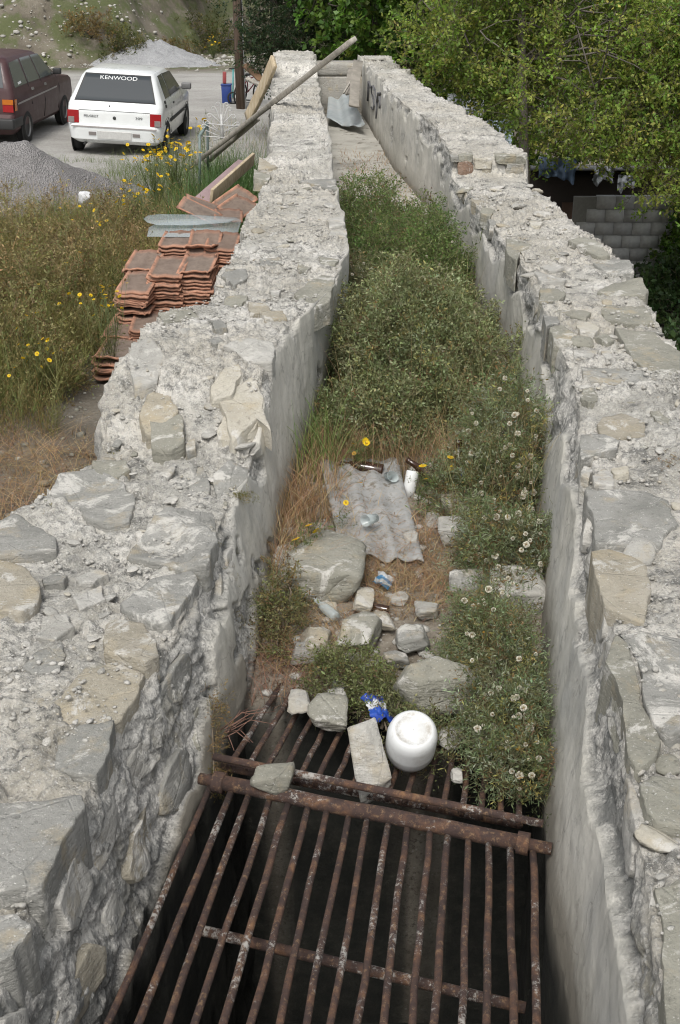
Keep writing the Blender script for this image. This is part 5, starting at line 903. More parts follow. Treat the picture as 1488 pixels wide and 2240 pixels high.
# bicycle, toys and crate by the pole
def torus(R_, r_, m=Matrix.Identity(4), n=28, k=6): return [tuple(m @ Vector(((R_+r_*math.cos(b))*math.cos(a), 0, (R_+r_*math.cos(b))*math.sin(a)+r_*math.sin(b)*0))+Vector((0, r_*math.sin(b), 0))) for a in np.linspace(0, 2*math.pi, n, endpoint=False) for b in np.linspace(0, 2*math.pi, k, endpoint=False)], [(i*k+j, i*k+(j+1) % k, ((i+1) % n)*k+(j+1) % k, ((i+1) % n)*k+j) for i in range(n) for j in range(k)]
bk = thing('bicycle', 'small dark red bicycle leaning behind the utility pole', 'bicycle', tuple(at(545, 228, -.93))+(-.93,), (R(8), 0, R(60))); 
for x in (-.38, .38): w_ = MB().add(*torus(.24, .018)).build('wheel', TYRE, bk, loc=(x, 0, .26), smooth=True); sp = MB(); [sp.tube([(0, 0, 0), (.22*math.cos(a), 0, .22*math.sin(a))], .003, 3) for a in np.linspace(0, 6.28, 12, endpoint=False)]; sp.build('spokes', RIM, w_)
REDP = plain('red_frame_paint', (.20, .02, .03), .4); fm = MB(); [fm.tube([a, b2], .014, 6) for a, b2 in (((-.38, 0, .26), (-.08, 0, .28)), ((-.08, 0, .28), (-.18, 0, .62)), ((-.38, 0, .26), (-.16, 0, .55)), ((-.16, 0, .55), (.26, 0, .60)), ((-.08, 0, .28), (.27, 0, .52)), ((.38, 0, .26), (.24, 0, .72)))]; fm.build('frame', REDP, bk); MB().tube([(.22, -.2, .74), (.24, 0, .73), (.22, .2, .74)], .01, 6).build('handlebar', RIM, bk); MB().box((-.19, 0, .65), (.2, .1, .04)).build('saddle', BLACKP, bk, bevel=.015)
BLUEP = plain('blue_plastic', (.02, .05, .22), .5); cr = thing('crate', 'blue plastic tub beside the utility pole', 'tub', tuple(at(497, 226, -.93))+(-.93,)); MB().box((0, 0, .19), (.20, .22, .38), taper=1.08).build('tub', BLUEP, cr, bevel=.01); MB().box((0, 0, .40), (.24, .26, .03)).build('rim', BLUEP, cr, bevel=.008)
tag(MB().box((0, 0, .1), (.07, .16, .24)).build('red_box', plain('faded_red', (.34, .07, .07), .6), loc=tuple(at(493, 226, -.93))+(-.48,), rot=(0, .05, .2), bevel=.01), 'faded red box standing on the blue tub', 'box')
jk = thing('scooter', 'child scooter with teal trim leaning left of the utility pole', 'scooter', tuple(at(509, 228, -.93))+(-.93,), (R(-6), R(8), R(30))); MB().add(*torus(.12, .02, n=20)).build('wheel', TYRE, jk, loc=(.0, 0, .13), smooth=True); MB().tube([(0, 0, .13), (-.02, 0, .75)], .018, 8).build('stem', plain('teal_metal', (.08, .32, .32), .4), jk); MB().tube([(-.02, -.18, .76), (-.02, .18, .76)], .016, 8).build('handlebar', BLACKP, jk); MB().box((.2, 0, .12), (.45, .1, .03)).build('deck', RIM, jk, bevel=.008)
# heaps
def heap(name, label, c, rx, ry, h, mat, seed, z0, grain=.02):
    n = 90; g = np.linspace(-1.25, 1.25, n); X, Y = np.meshgrid(g, g, indexing='ij'); p = np.stack([X, Y, X*0], -1); rr = np.sqrt(X**2+Y**2)*(1+.16*fbm(p, 1.4, 3, seed)); Z = h*np.maximum(1-rr, -.12)**1.0*np.where(rr < 1, 1, 1) if False else h*np.clip(1.02-rr, -.12, .88)
    Z = Z+grain*fbm(p, 9, 4, seed+1)+grain*.6*fbm(p, 30, 2, seed+2); q = (np.arange(n-1)[:, None]*n+np.arange(n-1)[None, :]).ravel(); return tag(link(name, mesh_np(name, np.stack([X*rx, Y*ry, Z], -1).reshape(-1, 3), np.stack([q, q+n, q+n+1, q+1], 1), smooth=True), mat, None, (c[0], c[1], z0)), label, 'heap')
def m_gravel(name, a, b2):
    b = NB(name); c = b.ramp(b.noise(2.0, 8, .7), [(.35, a), (.65, b2)]); c = b.mix(b.ramp(b.voro(38), [(.1, .7), (.4, 0)]), c, tuple(x*1.35 for x in b2)); c = b.mix(b.ramp(b.noise(60, 4, .7), [(.5, 0), (.62, .7)]), c, tuple(x*.5 for x in a)); return b.out(c, .95, b.bump(b.voro(45), 1.0, .03))
heap('gravel_heap', 'heap of grey gravel in front of the two cars', (-4.05, 15.3), 1.30, 1.35, .80, m_gravel('grey_gravel', (.20, .192, .188), (.30, .288, .283)), 3, -.66)
heap('gravel_heap', 'pale grey gravel heap at the foot of the far bank', (-5.6, 38.6), 2.0, 1.4, .75, m_gravel('pale_gravel', (.34, .345, .35), (.44, .445, .45)), 5, -.95, .04)
V, F = rock_np(71, 3, 18, .22); tag(link('plastic_bag', mesh_np('plastic_bag', V*np.array([.10, .09, .085]), F), plain('white_plastic', (.74, .75, .76), .45, .12, 14, .8, .02), None, tuple(aty(186, 430, 13.0))), 'crumpled white plastic bag caught in the weeds', 'bag')
# ------------------------------------------------------------------ litter in the channel
JUGW = plain('jug_white', (.70, .71, .70), .38, .06, 9, .1, .002); b = NB('jug_plastic'); ring = b.n('VectorMath', {'operation': 'LENGTH'}); b.set(ring.inputs[0], b.map(b.obj(), (1, 1, 0))); dirt = b.math('MULTIPLY', b.ramp(ring.outputs['Value'], [(.030, .25), (.043, .8), (.050, .8), (.056, 0)]), b.ramp(b.noise(30, 6, .75, b.obj()), [(.38, 0), (.6, 1)]))
dirt = b.math('MAXIMUM', dirt, b.math('MULTIPLY', b.ramp(b.noise(9, 9, .78, b.obj()), [(.5, 0), (.68, 1)]), .45))
JUG = b.out(b.mix(dirt, (.66, .675, .67), (.34, .31, .26)), .36, b.bump(b.noise(14, 3, .5, b.obj()), .1, .01), Subsurface_Weight=.0)
jug = thing('plastic_jug', 'white plastic jug lying neck down on the bars beside the long stone', 'jug', tuple(at(899, 1632, .10))+(.11,), (R(27), R(2), 0))
JP = [(.001, .088), (.030, .087), (.042, .083), (.046, .086), (.052, .089), (.060, .086), (.069, .072), (.0735, .05), (.0735, .0), (.074, -.004), (.0735, -.008), (.073, -.03), (.066, -.055), (.050, -.072), (.028, -.083), (.018, -.090), (.017, -.112), (.001, -.112)]
MB().lathe(JP[::-1], 40).build('body', JUG, jug, smooth=True); MB().lathe([(.001, -.145), (.019, -.145), (.0205, -.14), (.0205, -.108), (.017, -.106)], 24).build('cap', plain('teal_cap', (.02, .20, .22), .4), jug, smooth=True)
def crumpled(name, label, u, v, z, sx, sy, cols, seed, cat='wrapper', rough=.3):
    r = np.random.default_rng(seed); n = 22; g = np.linspace(-1, 1, n); X, Y = np.meshgrid(g, g, indexing='ij'); p = np.stack([X, Y, X*0+seed], -1); Z = .35*np.abs(fbm(p, 1.4, 3, seed))*1.2+.25*(1-X**2); V = np.stack([X*sx*(1+.15*fbm(p, 2, 2, seed+3)), Y*sy*(1+.15*fbm(p, 2, 2, seed+4)), Z*sx], -1).reshape(-1, 3)
    k = ((Y+1)*.5*len(cols)+.5*fbm(p, 1.5, 3, seed+9)).astype(int).clip(0, len(cols)-1); C = np.array(cols)[k].reshape(-1, 3); q = (np.arange(n-1)[:, None]*n+np.arange(n-1)[None, :]).ravel(); F = np.stack([q, q+n, q+n+1, q+1], 1)
    V2 = V-np.array([0, 0, .002]); F2 = F[:, ::-1]+len(V); b = NB(name+'_film'); m_ = b.out(b.attr('Col').outputs['Color'], rough); x, y = at(u, v, z); return tag(link(name, mesh_np(name, np.concatenate([V, V2]), np.concatenate([F, F2]), np.concatenate([C, C])), m_, None, (x, y, z), (R(12), R(14), R(seed*37 % 60-30))), label, cat)
crumpled('snack_packet', 'crumpled blue and white packet behind the long leaning stone', 826, 1553, .03, .036, .055, [(.015, .05, .30), (.02, .07, .36), (.62, .64, .66), (.02, .06, .34)], 3, 'packet'); crumpled('snack_packet', 'crumpled blue and silver packet in the straw below the corrugated sheet', 838, 1272, .03, .034, .034, [(.03, .14, .25), (.30, .33, .34), (.03, .13, .24), (.34, .35, .35)], 5, 'packet'); crumpled('foil_scrap', 'blue and silver scrap beside the small grey seed head bush', 1036, 1200, .03, .03, .04, [(.04, .12, .35), (.5, .52, .52)], 7, 'scrap'); crumpled('plastic_scrap', 'dull blue plastic scrap right of the low green sprigs', 947, 1452, .06, .02, .01, [(.02, .05, .22), (.03, .07, .28)], 8, 'scrap')
CLEAR = NB('clear_glass'); CLEAR.out((.55, .60, .60), .08); tr = CLEAR.n('BsdfTransparent', Color=(.92, .95, .95)); mx = CLEAR.n('MixShader', Fac=.45); CLEAR.nt.links.new(tr.outputs[0], mx.inputs[1]); CLEAR.nt.links.new(CLEAR.b.outputs[0], mx.inputs[2]); CLEAR.nt.links.new(mx.outputs[0], CLEAR.nt.nodes['Material Output'].inputs['Surface']); CLEAR = CLEAR.m
BROWNG = NB('brown_glass'); BROWNG = BROWNG.out((.035, .014, .005), .07, Specular_IOR_Level=.7)
BOT = [(.001, 0), (.029, 0), (.031, .006), (.031, .11), (.028, .135), (.015, .165), (.0125, .205), (.014, .207), (.014, .222), (.010, .223)]
def bottle(name, label, u, v, z, rot, mat, lab=None, s=1.0, prof=BOT):
    root = thing(name, label, 'bottle', tuple(at(u, v, z))+(z,), rot); root.scale = (s, s, s); MB().lathe(prof, 24).build('glass', mat, root, smooth=True)
    if lab: MB().lathe([(.0312, .035), (.0318, .036), (.0318, .098), (.0312, .099)], 24).build('paper_label', lab, root, smooth=True)
    return root
b = NB('beer_label'); z_ = b.n('SeparateXYZ', Vector=b.obj()).outputs['Z']; LABEL = b.out(b.ramp(z_, [(.0, (.6, .62, .64)), (.052, (.62, .64, .66)), (.054, (.06, .10, .32)), (.066, (.06, .10, .32)), (.068, (.66, .67, .68)), (.09, (.66, .67, .68))], 'CONSTANT'), .6)
bottle('bottle', 'brown beer bottle with white and blue label beside the tan angular stone', 1004, 1072, .03, (R(-28), R(6), R(10)), BROWNG, LABEL); bottle('bottle', 'brown beer bottle without label at the foot of the seed head bush', 975, 1062, .03, (R(-70), R(20), R(60)), BROWNG); bottle('bottle', 'dark bottle half hidden between the two right seed head bushes', 1100, 1085, .04, (R(-80), 0, R(50)), BROWNG); bottle('bottle', 'dark brown bottle lying behind the clear crushed cup', 838, 1030, .05, (R(-85), 0, R(78)), BROWNG); bottle('bottle', 'clear glass bottle lying in front of the large boulder', 735, 1350, .025, (R(-86), 0, R(35)), CLEAR, None, .62); bottle('bottle', 'dark bottle among the straw by the cream stone', 850, 1335, .012, (R(-88), 0, R(70)), BROWNG, None, .55)
WB = [(.001, 0), (.030, 0), (.033, .008), (.033, .10), (.026, .125), (.012, .135), (.012, .16), (.001, .16)]
bottle('bottle', 'small white plastic bottle lying upside down against the thorny bush', 903, 1030, .10, (R(160), R(10), 0), JUGW, plain('dull_label', (.30, .33, .30), .6), .85, WB)
cup = thing('plastic_cup', 'crushed clear plastic cup on the top edge of the corrugated sheet', 'cup', tuple(at(848, 1046, .05))+(.06,), (R(62), R(40), 0)); cup.scale = (.8, .62, .75); MB().lathe([(.001, 0), (.026, 0), (.027, .003), (.036, .09), (.038, .092), (.0355, .092), (.025, .004), (.001, .004)], 22).build('cup_wall', CLEAR, cup, smooth=True)
cup = thing('plastic_cup', 'small clear cup lying on the corrugated sheet', 'cup', tuple(at(822, 1140, .07))+(.085,), (R(80), 0, R(-40))); MB().lathe([(.001, 0), (.018, 0), (.026, .07), (.0245, .07), (.017, .003), (.001, .003)], 20).build('cup_wall', CLEAR, cup, smooth=True)
# ------------------------------------------------------------------ weeds of the yard
r = np.random.default_rng(33); T_STALK = [spray(80+k, .42, 36, .020, .0075, 10, .0032, .45, .06) for k in range(6)]
def gz(x, y): return ground_z(np.asarray(x), np.asarray(y))
def clear_of(x, y):
    """keep weeds off the tile stacks, the gravel heap, the cars and the wall"""
    k = (x < wall_x('L', 'xo', y)-.10) & ~((x > np.interp(y, [5.9, 7, 8.3, 8.6, 10.6], [-1.6, -1.78, -1.84, -1.72, -1.55])) & (y > 7.0) & (y < 10.6) & (x < -.6)) & ~(((x+3.75)/1.35)**2+((y-15.6)/1.5)**2 < 1) & ~((x < -2.75) & (y > 19.6))
    return k
def field(n, x0, x1, y0, y1, keep=None):
    x = r.uniform(x0, x1, n*3); y = r.uniform(y0, y1, n*3); k = clear_of(x, y)
    if keep is not None: k &= keep(x, y)
    return x[k][:n], y[k][:n]
BRN = [(.30, .22, .105), (.38, .295, .15), (.235, .21, .085), (.20, .21, .08), (.25, .17, .085)]
def weeds(n, reg, cols, hs, keep=None, seed=0, tp=None):
    x, y = field(n, *reg, keep); m = len(x); x = x+.12*fbm(np.stack([x, y, x*0], -1), 2.2, 2, 3); y = y+.12*fbm(np.stack([x, y, x*0+5], -1), 2.2, 2, 4); P = np.stack([x, y, gz(x, y)-.02], 1); d = unit(np.stack([r.normal(size=m)*.28, r.normal(size=m)*.28, np.ones(m)], 1)); n_ = fbm(np.stack([x, y, x*0], -1), .9, 3, seed+3); g_ = np.clip(.5+1.3*n_, 0, 1)[:, None]; cc = pal(r, m, cols)*(1-.55*g_)+.55*g_*pal(r, m, [(.13, .165, .05), (.16, .19, .07)]); return stamp(tp or T_STALK, P, d, r.uniform(*hs, m)*np.interp(y, [11, 13.5], [1, .6])*(.8+.5*fbm(np.stack([x, y, x*0+9], -1), 1.3, 3, seed)), cc, cc, seed)
def wblades(n, reg, cols, hh, lean=(.2, .8), wd=(.003, .006), keep=None):
    x, y = field(n, *reg, keep); m = len(x); h = r.uniform(*hh, m); return blades(m, np.stack([x, y, gz(x, y)-.01], 1), h, h*r.uniform(*lean, m), r.uniform(*wd, m), pal(r, m, cols), r)
bare = lambda x, y: (y > 6.95+.25*(x+1.8)+.4*fbm(np.stack([x, y, x*0], -1), 1.2, 3, 6)) | (x < -2.5)
V, F, C = join([weeds(1500, (-3.0, -1.2, 6.6, 9.2), [(.20, .185, .08), (.15, .17, .06), (.27, .20, .09)], (.55, 1.15), lambda x, y: (y > 6.75+.3*(x+1.8)) & (x < -1.75), 5), weeds(4300, (-5.4, -1.15, 6.9, 14), BRN, (.95, 1.75), lambda x, y: bare(x, y) & ((x < -1.8) | (y > 8.5)), 1), weeds(900, (-3.2, -1.25, 7.2, 10), [(.14, .13, .045), (.19, .15, .065), (.11, .115, .04)], (.7, 1.35), lambda x, y: bare(x, y) & ((x < -1.8) | (y > 8.5)), 2), wblades(7000, (-5.4, -1.15, 6.8, 14), BRN, (.2, .6), keep=lambda x, y: bare(x, y) & ((x < -1.75) | (y > 8.5))), wblades(1500, (-2.6, -1.1, 5.4, 7.2), STRAW, (.05, .18), (.6, 1.6), (.002, .004))])
tag(link('dry_weeds', mesh_np('dry_weeds', V, F, C), LEAF), 'tall brown and olive dry weeds covering the yard beside the tiles', 'weeds', kind='stuff')
GRN = [(.10, .155, .035), (.135, .195, .05), (.085, .13, .03), (.18, .205, .07)]
V, F, C = join([weeds(1300, (-3.6, -1.35, 12.6, 19.4), GRN, (.5, 1.15), None, 3), wblades(3800, (-3.4, -1.0, 12.2, 19), GRN, (.15, .40)), wblades(1900, (-1.75, -.85, 11.4, 17), [(.06, .12, .035), (.085, .15, .05)], (.4, .85), (.1, .6), (.006, .011)), wblades(800, (-8, -3.6, 19.2, 20.2), GRN, (.05, .18)), wblades(900, (-2.6, -1.2, 19, 25), GRN+BRN, (.08, .3))])
tag(link('green_weeds', mesh_np('green_weeds', V, F, C), LEAF), 'green grass and weeds between the white car and the wall', 'weeds', kind='stuff')
V, F, C = wblades(3000, (-2.9, -1.25, 5.2, 6.9), STRAW+[(.38, .28, .14)], (.06, .22), (1.2, 3.0), (.0022, .004), lambda x, y: y < 6.6+.3*(-1.6-x))
tag(link('straw', mesh_np('straw', V, F, C), DRY), 'flattened golden straw at the foot of the ruined wall', 'straw', kind='stuff')
def clump(label, px, Y, zt, seed, size=1.3, leaves=10):
    return daisy([aty(u, v, Y+.35*((k*7) % 5-2)/2) for k, (u, v) in enumerate(px)], label, float(gz(at(px[0][0], px[0][1], zt)[0], Y)), 'daisy_plant', 0, size, leaves, seed, 'yellow daisies in the yard')
rr = random.Random(9)
def cl(cu, cv, su, sv, n): return [(rr.gauss(cu, su), rr.gauss(cv, sv)) for _ in range(n)]
clump('yellow daisies by the right rear wheel of the white car', cl(385, 318, 26, 14, 46), 16.2, -.3, 20, 1.35); clump('yellow daisies below the bumper of the white car', cl(335, 345, 28, 17, 46), 15.0, -.3, 21, 1.3); clump('yellow daisies between the bag and the bedstead', cl(300, 410, 28, 18, 46), 12.9, -.3, 22, 1.2); clump('yellow daisies beside the bedstead legs', cl(415, 330, 10, 24, 18), 14.9, -.3, 23, 1.25); clump('yellow daisies left of the bedstead top', cl(440, 270, 8, 10, 6), 17.2, -.3, 24, 1.8)
clump('yellow daisies halfway up the brown weeds left of the tile stacks', [(240, 626), (230, 645), (250, 655), (262, 648), (248, 668), (205, 690), (222, 640)], 8.1, -.2, 25, .8); clump('yellow daisies in the weeds at mid left', [(175, 552), (145, 575), (125, 636), (130, 665), (172, 650), (85, 622)], 8.7, -.2, 26, .8); clump('yellow daisies low in the dark weeds near the dirt', [(104, 745), (136, 766), (110, 758), (60, 776), (68, 757), (108, 788), (118, 772)], 7.5, -.3, 27, .8); clump('lone yellow daisies at the far left edge of the weeds', [(20, 822), (12, 800), (58, 690)], 7.3, -.3, 28, .8)
clump('yellow daisies scattered in the weeds below the white bag', cl(215, 470, 40, 25, 16), 11.5, -.2, 30, .95); clump('yellow daisies in the green weeds beside the left front tile stack', cl(215, 655, 28, 28, 22), 7.9, -.2, 31, .75); clump('yellow daisies along the left edge of the photo above the straw', cl(60, 750, 38, 30, 16), 7.3, -.3, 32, .75)
DS = [(.29, .235, .11), (.23, .22, .095), (.35, .28, .14), (.185, .20, .078)]; T_DRY = [spray(200+k, .16, 22, .022, .008, 7, .004, .7) for k in range(5)]
for k, (x, y, rx, rz, lab) in enumerate([(-2.25, 8.9, .38, .62, 'olive-brown dry shrub beside the left front tile stack'), (-2.9, 8.6, .42, .66, 'tall olive-brown shrub behind the near daisies at left'), (-2.2, 7.7, .34, .48, 'low brown shrub nearest the bare dirt and the low tile stack'), (-3.4, 9.8, .5, .7, 'broad tawny shrub at the left edge halfway up the yard'), (-2.5, 10.4, .45, .66, 'bushy brown shrub left of the plastic sheet'), (-3.3, 11.6, .5, .6, 'brown shrub just in front of the gravel heap'), (-2.3, 12.0, .42, .5, 'greenish shrub left of the loose roof tiles'), (-2.75, 7.45, .36, .5, 'dry brown shrub above the golden straw at the left edge')]):
    z = float(gz(x, y)); bush('dry_shrub', lab, [(x, y, z, rx, rx*.8, rz)], 520, DS, None, T_DRY, (.22, .17, .09), 300+k, scale=(.8, 1.4), dead=.15, clip=False, group='dry shrubs in the yard')
# ------------------------------------------------------------------ trees
BARK = plain('grey_bark', (.17, .15, .13), .9, .3, 12, .7, .01); BARKD = plain('dark_bark', (.07, .06, .05), .9, .3, 12, .7, .01)
T_TREE = [spray(120+k, .28, 15, .050, .028, 5, .005, .8) for k in range(6)]; T_BIG = [spray(140+k, .26, 12, .10, .075, 3, .006, .9) for k in range(5)]; T_EVER = [spray(160+k, .22, 26, .05, .020, 6, .005, .8) for k in range(5)]
def limb(a, e, sag, n=6, seed=0):
    q = random.Random(seed); a, e = Vector(a), Vector(e); L = (e-a).length; return [a.lerp(e, t)+Vector((q.gauss(0, .03)*L*(0 < t < 1), q.gauss(0, .03)*L*(0 < t < 1), sag*L*math.sin(t*math.pi)+q.gauss(0, .02)*L*(0 < t < 1))) for t in np.linspace(0, 1, n)]
def tree(name, label, base, trunk, limbs, crown, nspray, cols, tpl, seed, r0=.14, bark=None, mat=None, group=None, twigs=60, shell=.5, scl=(.8, 1.3), spread=1.0):
    """trunk: list of points; limbs: end points; crown: ellipsoids (x,y,z,rx,ry,rz)"""
    root = thing(name, label, 'tree', base, group=group); o = Vector(base); bark = bark or BARK; q = np.random.default_rng(seed)
    MB().tube([Vector(p)-o for p in trunk], np.linspace(r0, r0*.45, len(trunk)), 10).build('trunk', bark, root, smooth=True); pts = []; mb = MB(); T = [Vector(p) for p in trunk]
    for k, e in enumerate(limbs):
        a = T[0].lerp(T[-1], q.uniform(.45, 1)) if len(T) == 2 else T[min(len(T)-1, int(q.integers(max(1, len(T)//2), len(T))))]; Ls = limb(a, e, q.uniform(.02, .14), 7, seed*31+k); mb.tube([p-o for p in Ls], np.linspace(r0*.18, .008, 7), 6); pts += Ls[2:]
        for j in range(4):
            s_ = Ls[int(q.integers(2, 7))]; e2 = s_+Vector((q.normal()*.8, q.normal()*.6, q.normal()*.5+.1))*spread; L2 = limb(s_, e2, q.uniform(-.1, .18), 5, seed*77+k*9+j); mb.tube([p-o for p in L2], np.linspace(.014, .005, 5), 4); pts += L2[1:]
    A = np.array([p[:] for p in pts]) if pts else np.zeros((0, 3)); vol = np.array([c[3]*c[4]*c[5] for c in crown]); P, D = [], []
    for c, m in zip(crown, (nspray*vol/vol.sum()).astype(int)):
        d = unit(q.normal(size=(m, 3))); rad = q.random(m)**shell*(1+.25*fbm(d+seed, 2.0, 3, seed)); p = np.array(c[:3])+d*np.array(c[3:])*rad[:, None]; w_ = fbm(p, .9, 3, seed+4)+.5*fbm(p, 2.6, 2, seed+5); k = w_ > -.42; P.append(p[k]); D.append(unit(d[k]+.9*q.normal(size=(k.sum(), 3))+np.array([0, 0, -.1])))
    P, D = np.concatenate(P), np.concatenate(D)
    for k in range(twigs):
        e = Vector(P[q.integers(len(P))]); a = Vector(A[np.argmin(((A-np.array(e))**2).sum(1))]) if len(A) else o; mb.tube([p-o for p in limb(a, e, q.uniform(-.12, .15), 5, seed*13+k)], np.linspace(.011, .004, 5), 4)
    mb.build('limbs', bark, root, smooth=True); n = len(P); V, F, C = stamp(tpl, P, D, q.uniform(*scl, n), pal(q, n, [(.16, .13, .10)]), pal(q, n, cols), seed); link('crown', mesh_np('crown', V-np.array(base), F, C), mat or GLOSSY, root); return root
YGL = [(.26, .33, .07), (.20, .29, .055), (.34, .36, .095), (.15, .24, .045)]
tree('spring_tree', 'wide yellow-green tree with bare arching twigs right of the channel', (2.45, 16.4, -2.75), [(2.45, 16.4, -2.8), (2.5, 16.5, -.6), (2.38, 16.6, .9), (2.3, 16.8, 2.6)], [(4.6, 16.70, .9), (5.8, 16.4, .2), (3.4, 16.30, 1.6), (4.0, 16.10, -.2), (1.6, 16.0, 1.9), (5.2, 16.50, 1.8), (2.9, 16.70, 2.4), (6.2, 17.4, 1.4), (1.2, 16.8, 1.0), (4.7, 16.00, .4), (3.3, 16.10, .5), (5.6, 16.30, -.4)], [(4.3, 16.6, .75, 2.5, 1.7, 1.35), (2.6, 16.8, 1.7, 1.5, 1.4, 1.3), (5.0, 15.9, 1.9, 2.0, 1.5, 1.2), (1.75, 17.4, 1.1, .9, 1.0, .9), (5.0, 15.4, -.35, 1.2, .8, .6)], 13500, YGL, T_TREE, 1, .09, twigs=150, shell=.45)
MUL = [(.085, .17, .028), (.115, .21, .038), (.06, .125, .022), (.15, .23, .045)]
tree('mulberry_tree', 'bright green broad-leaved tree just beyond the end of the channel', (.62, 21.6, -1.6), [(.62, 21.6, -1.7), (.66, 21.7, .3), (.6, 21.8, 1.6)], [(-.2, 21.2, 1.4), (1.4, 21.0, 1.6), (.4, 20.8, 2.2), (1.1, 22.0, .8)], [(.65, 21.8, 1.6, 1.35, 1.1, 1.25), (1.5, 22.2, .9, 1.0, .9, .9)], 1500, MUL, T_BIG, 2, .07, BARKD, twigs=40, shell=.4, scl=(.8, 1.2))
tree('evergreen_tree', 'dense dark evergreen beside the utility pole', (-1.15, 22.4, -1.0), [(-1.15, 22.4, -1.1), (-1.15, 22.4, 2.0)], [(-1.7, 22.2, 1.2), (-.6, 22.2, 1.5)], [(-1.05, 22.4, 1.5, .78, .75, 1.6), (-.75, 22.5, .9, .72, .65, 1.3), (-.35, 22.9, 1.8, .7, .6, 1.2)], 2600, [(.022, .045, .02), (.035, .065, .028), (.05, .085, .04)], T_EVER, 3, .1, BARKD, twigs=10, shell=.3, scl=(.7, 1.1))
tree('dark_tree', 'shaded dark green tree behind the yellow-green one', (5.2, 22.5, -2.75), [(5.2, 22.5, -2.8), (5.1, 22.5, 1.8)], [(3.6, 22.2, 1.2), (6.8, 22.0, 1.0)], [(3.2, 22.8, .6, 1.9, 1.2, 1.9), (5.8, 22.6, .3, 2.3, 1.2, 2.2), (7.6, 22.2, -.2, 1.8, 1.2, 2.0)], 2600, [(.035, .07, .015), (.05, .095, .02), (.028, .055, .012)], T_BIG, 4, .16, BARKD, twigs=30, shell=.35, scl=(.9, 1.5))
tree('dark_tree', 'dark green tree filling the gap behind the mulberry', (1.2, 26.5, -2.0), [(1.2, 26.5, -2.2), (1.2, 26.5, 2.0)], [(.2, 26.2, 1.5), (2.2, 26.2, 1.5)], [(.2, 26.8, 1.0, 1.7, 1.2, 2.0), (2.4, 26.6, .6, 1.9, 1.2, 2.2)], 1900, [(.025, .055, .014), (.04, .075, .02), (.055, .10, .025)], T_BIG, 5, .14, BARKD, twigs=20, shell=.35, scl=(1.0, 1.6))
# ------------------------------------------------------------------ block wall with vine, sheds and cloths under the trees
BLK = [plain('block_grey', (.46, .46, .45), .95, .16, 22, .6, .004), plain('block_dark', (.39, .39, .385), .95, .16, 22, .6, .004)]; bw = tag(thing('block_wall', 'grey concrete block wall standing below the trees', 'wall', (3.6, 18.3, -2.72)), kind='thing'); bm = {}
rr = random.Random(5)
for row in range(8):
    for cix in range(17):
        if row == 7 and cix < 1: continue
        if row >= 6 and cix < 1 and rr.random() < .5: continue
        k = rr.randrange(2)
        if k not in bm: bm[k] = MB().box((0, 0, 0), (.275, .15, .187)).build('block', BLK[k], bw, bevel=.006).data; ob = bw.children[-1] if False else None
        link('block', bm[k], None, bw, ((cix+.5*(row % 2))*.284+rr.uniform(-.002, .002), rr.uniform(-.005, .005)-.02*cix*.1, .097+row*.196+rr.uniform(-.002, .002)), (0, 0, rr.uniform(-.01, .01)))
for o in [c for c in bw.children if c.location.length < 1e-6]: bpy.data.objects.remove(o)
MB().box((2.4, .03, .78), (4.9, .10, 1.53)).build('mortar_joints', plain('joint_mortar', (.21, .205, .19), .95), bw)
def leafmass(name, label, P, D, cols, tpl, scl, seed, cat='bush', mat=None, group=None):
    q = np.random.default_rng(seed); n = len(P); V, F, C = stamp(tpl, P, D, q.uniform(*scl, n), pal(q, n, [(.12, .10, .07)]), pal(q, n, cols), seed); o = P.mean(0); o[2] = P[:, 2].min(); root = thing(name, label, cat, tuple(o), group=group); link('foliage', mesh_np('foliage', V-o, F, C), mat or GLOSSY, root); mb = MB()
    for k in range(14): mb.tube([(q.normal()*.04, q.normal()*.04, -.05), tuple((P[q.integers(n)]-o)*.5), tuple(P[q.integers(n)]-o)], [.02, .012, .004], 5)
    mb.build('stems', BARKD, root); return root
def ball(n, c, rad, seed, hemi=True):
    q = np.random.default_rng(seed); d = unit(q.normal(size=(n, 3)))
    if hemi: d[:, 2] = np.abs(d[:, 2])
    return np.array(c)+d*np.array(rad)*(q.random(n)**.35*(1+.25*fbm(d+seed, 2, 3, seed)))[:, None], unit(d+.7*q.normal(size=(n, 3)))
q = np.random.default_rng(8); n = 240; t = q.random(n); P = np.stack([5.15+.12*q.normal(size=n)+.1*np.sin(t*7), 18.05+.05*q.normal(size=n), -1.0-1.6*t], 1); leafmass('vine', 'bright green vine hanging down the block wall', P, unit(q.normal(size=(n, 3))+np.array([0, -1, -.5])), MUL, T_BIG, (.5, .8), 9, 'vine')
leafmass('shrub', 'dark green shrub growing in front of the block wall', *ball(520, (4.9, 16.9, -2.75), (.9, .8, .9), 10), [(.03, .06, .02), (.045, .085, .028), (.06, .10, .035)], T_BIG, (.5, .9), 11); leafmass('shrub', 'low dark shrub beyond the right wall near the photo edge', *ball(360, (3.9, 13.6, -2.75), (.9, .9, .8), 12), [(.03, .055, .02), (.05, .08, .03)], T_BIG, (.5, .9), 13)
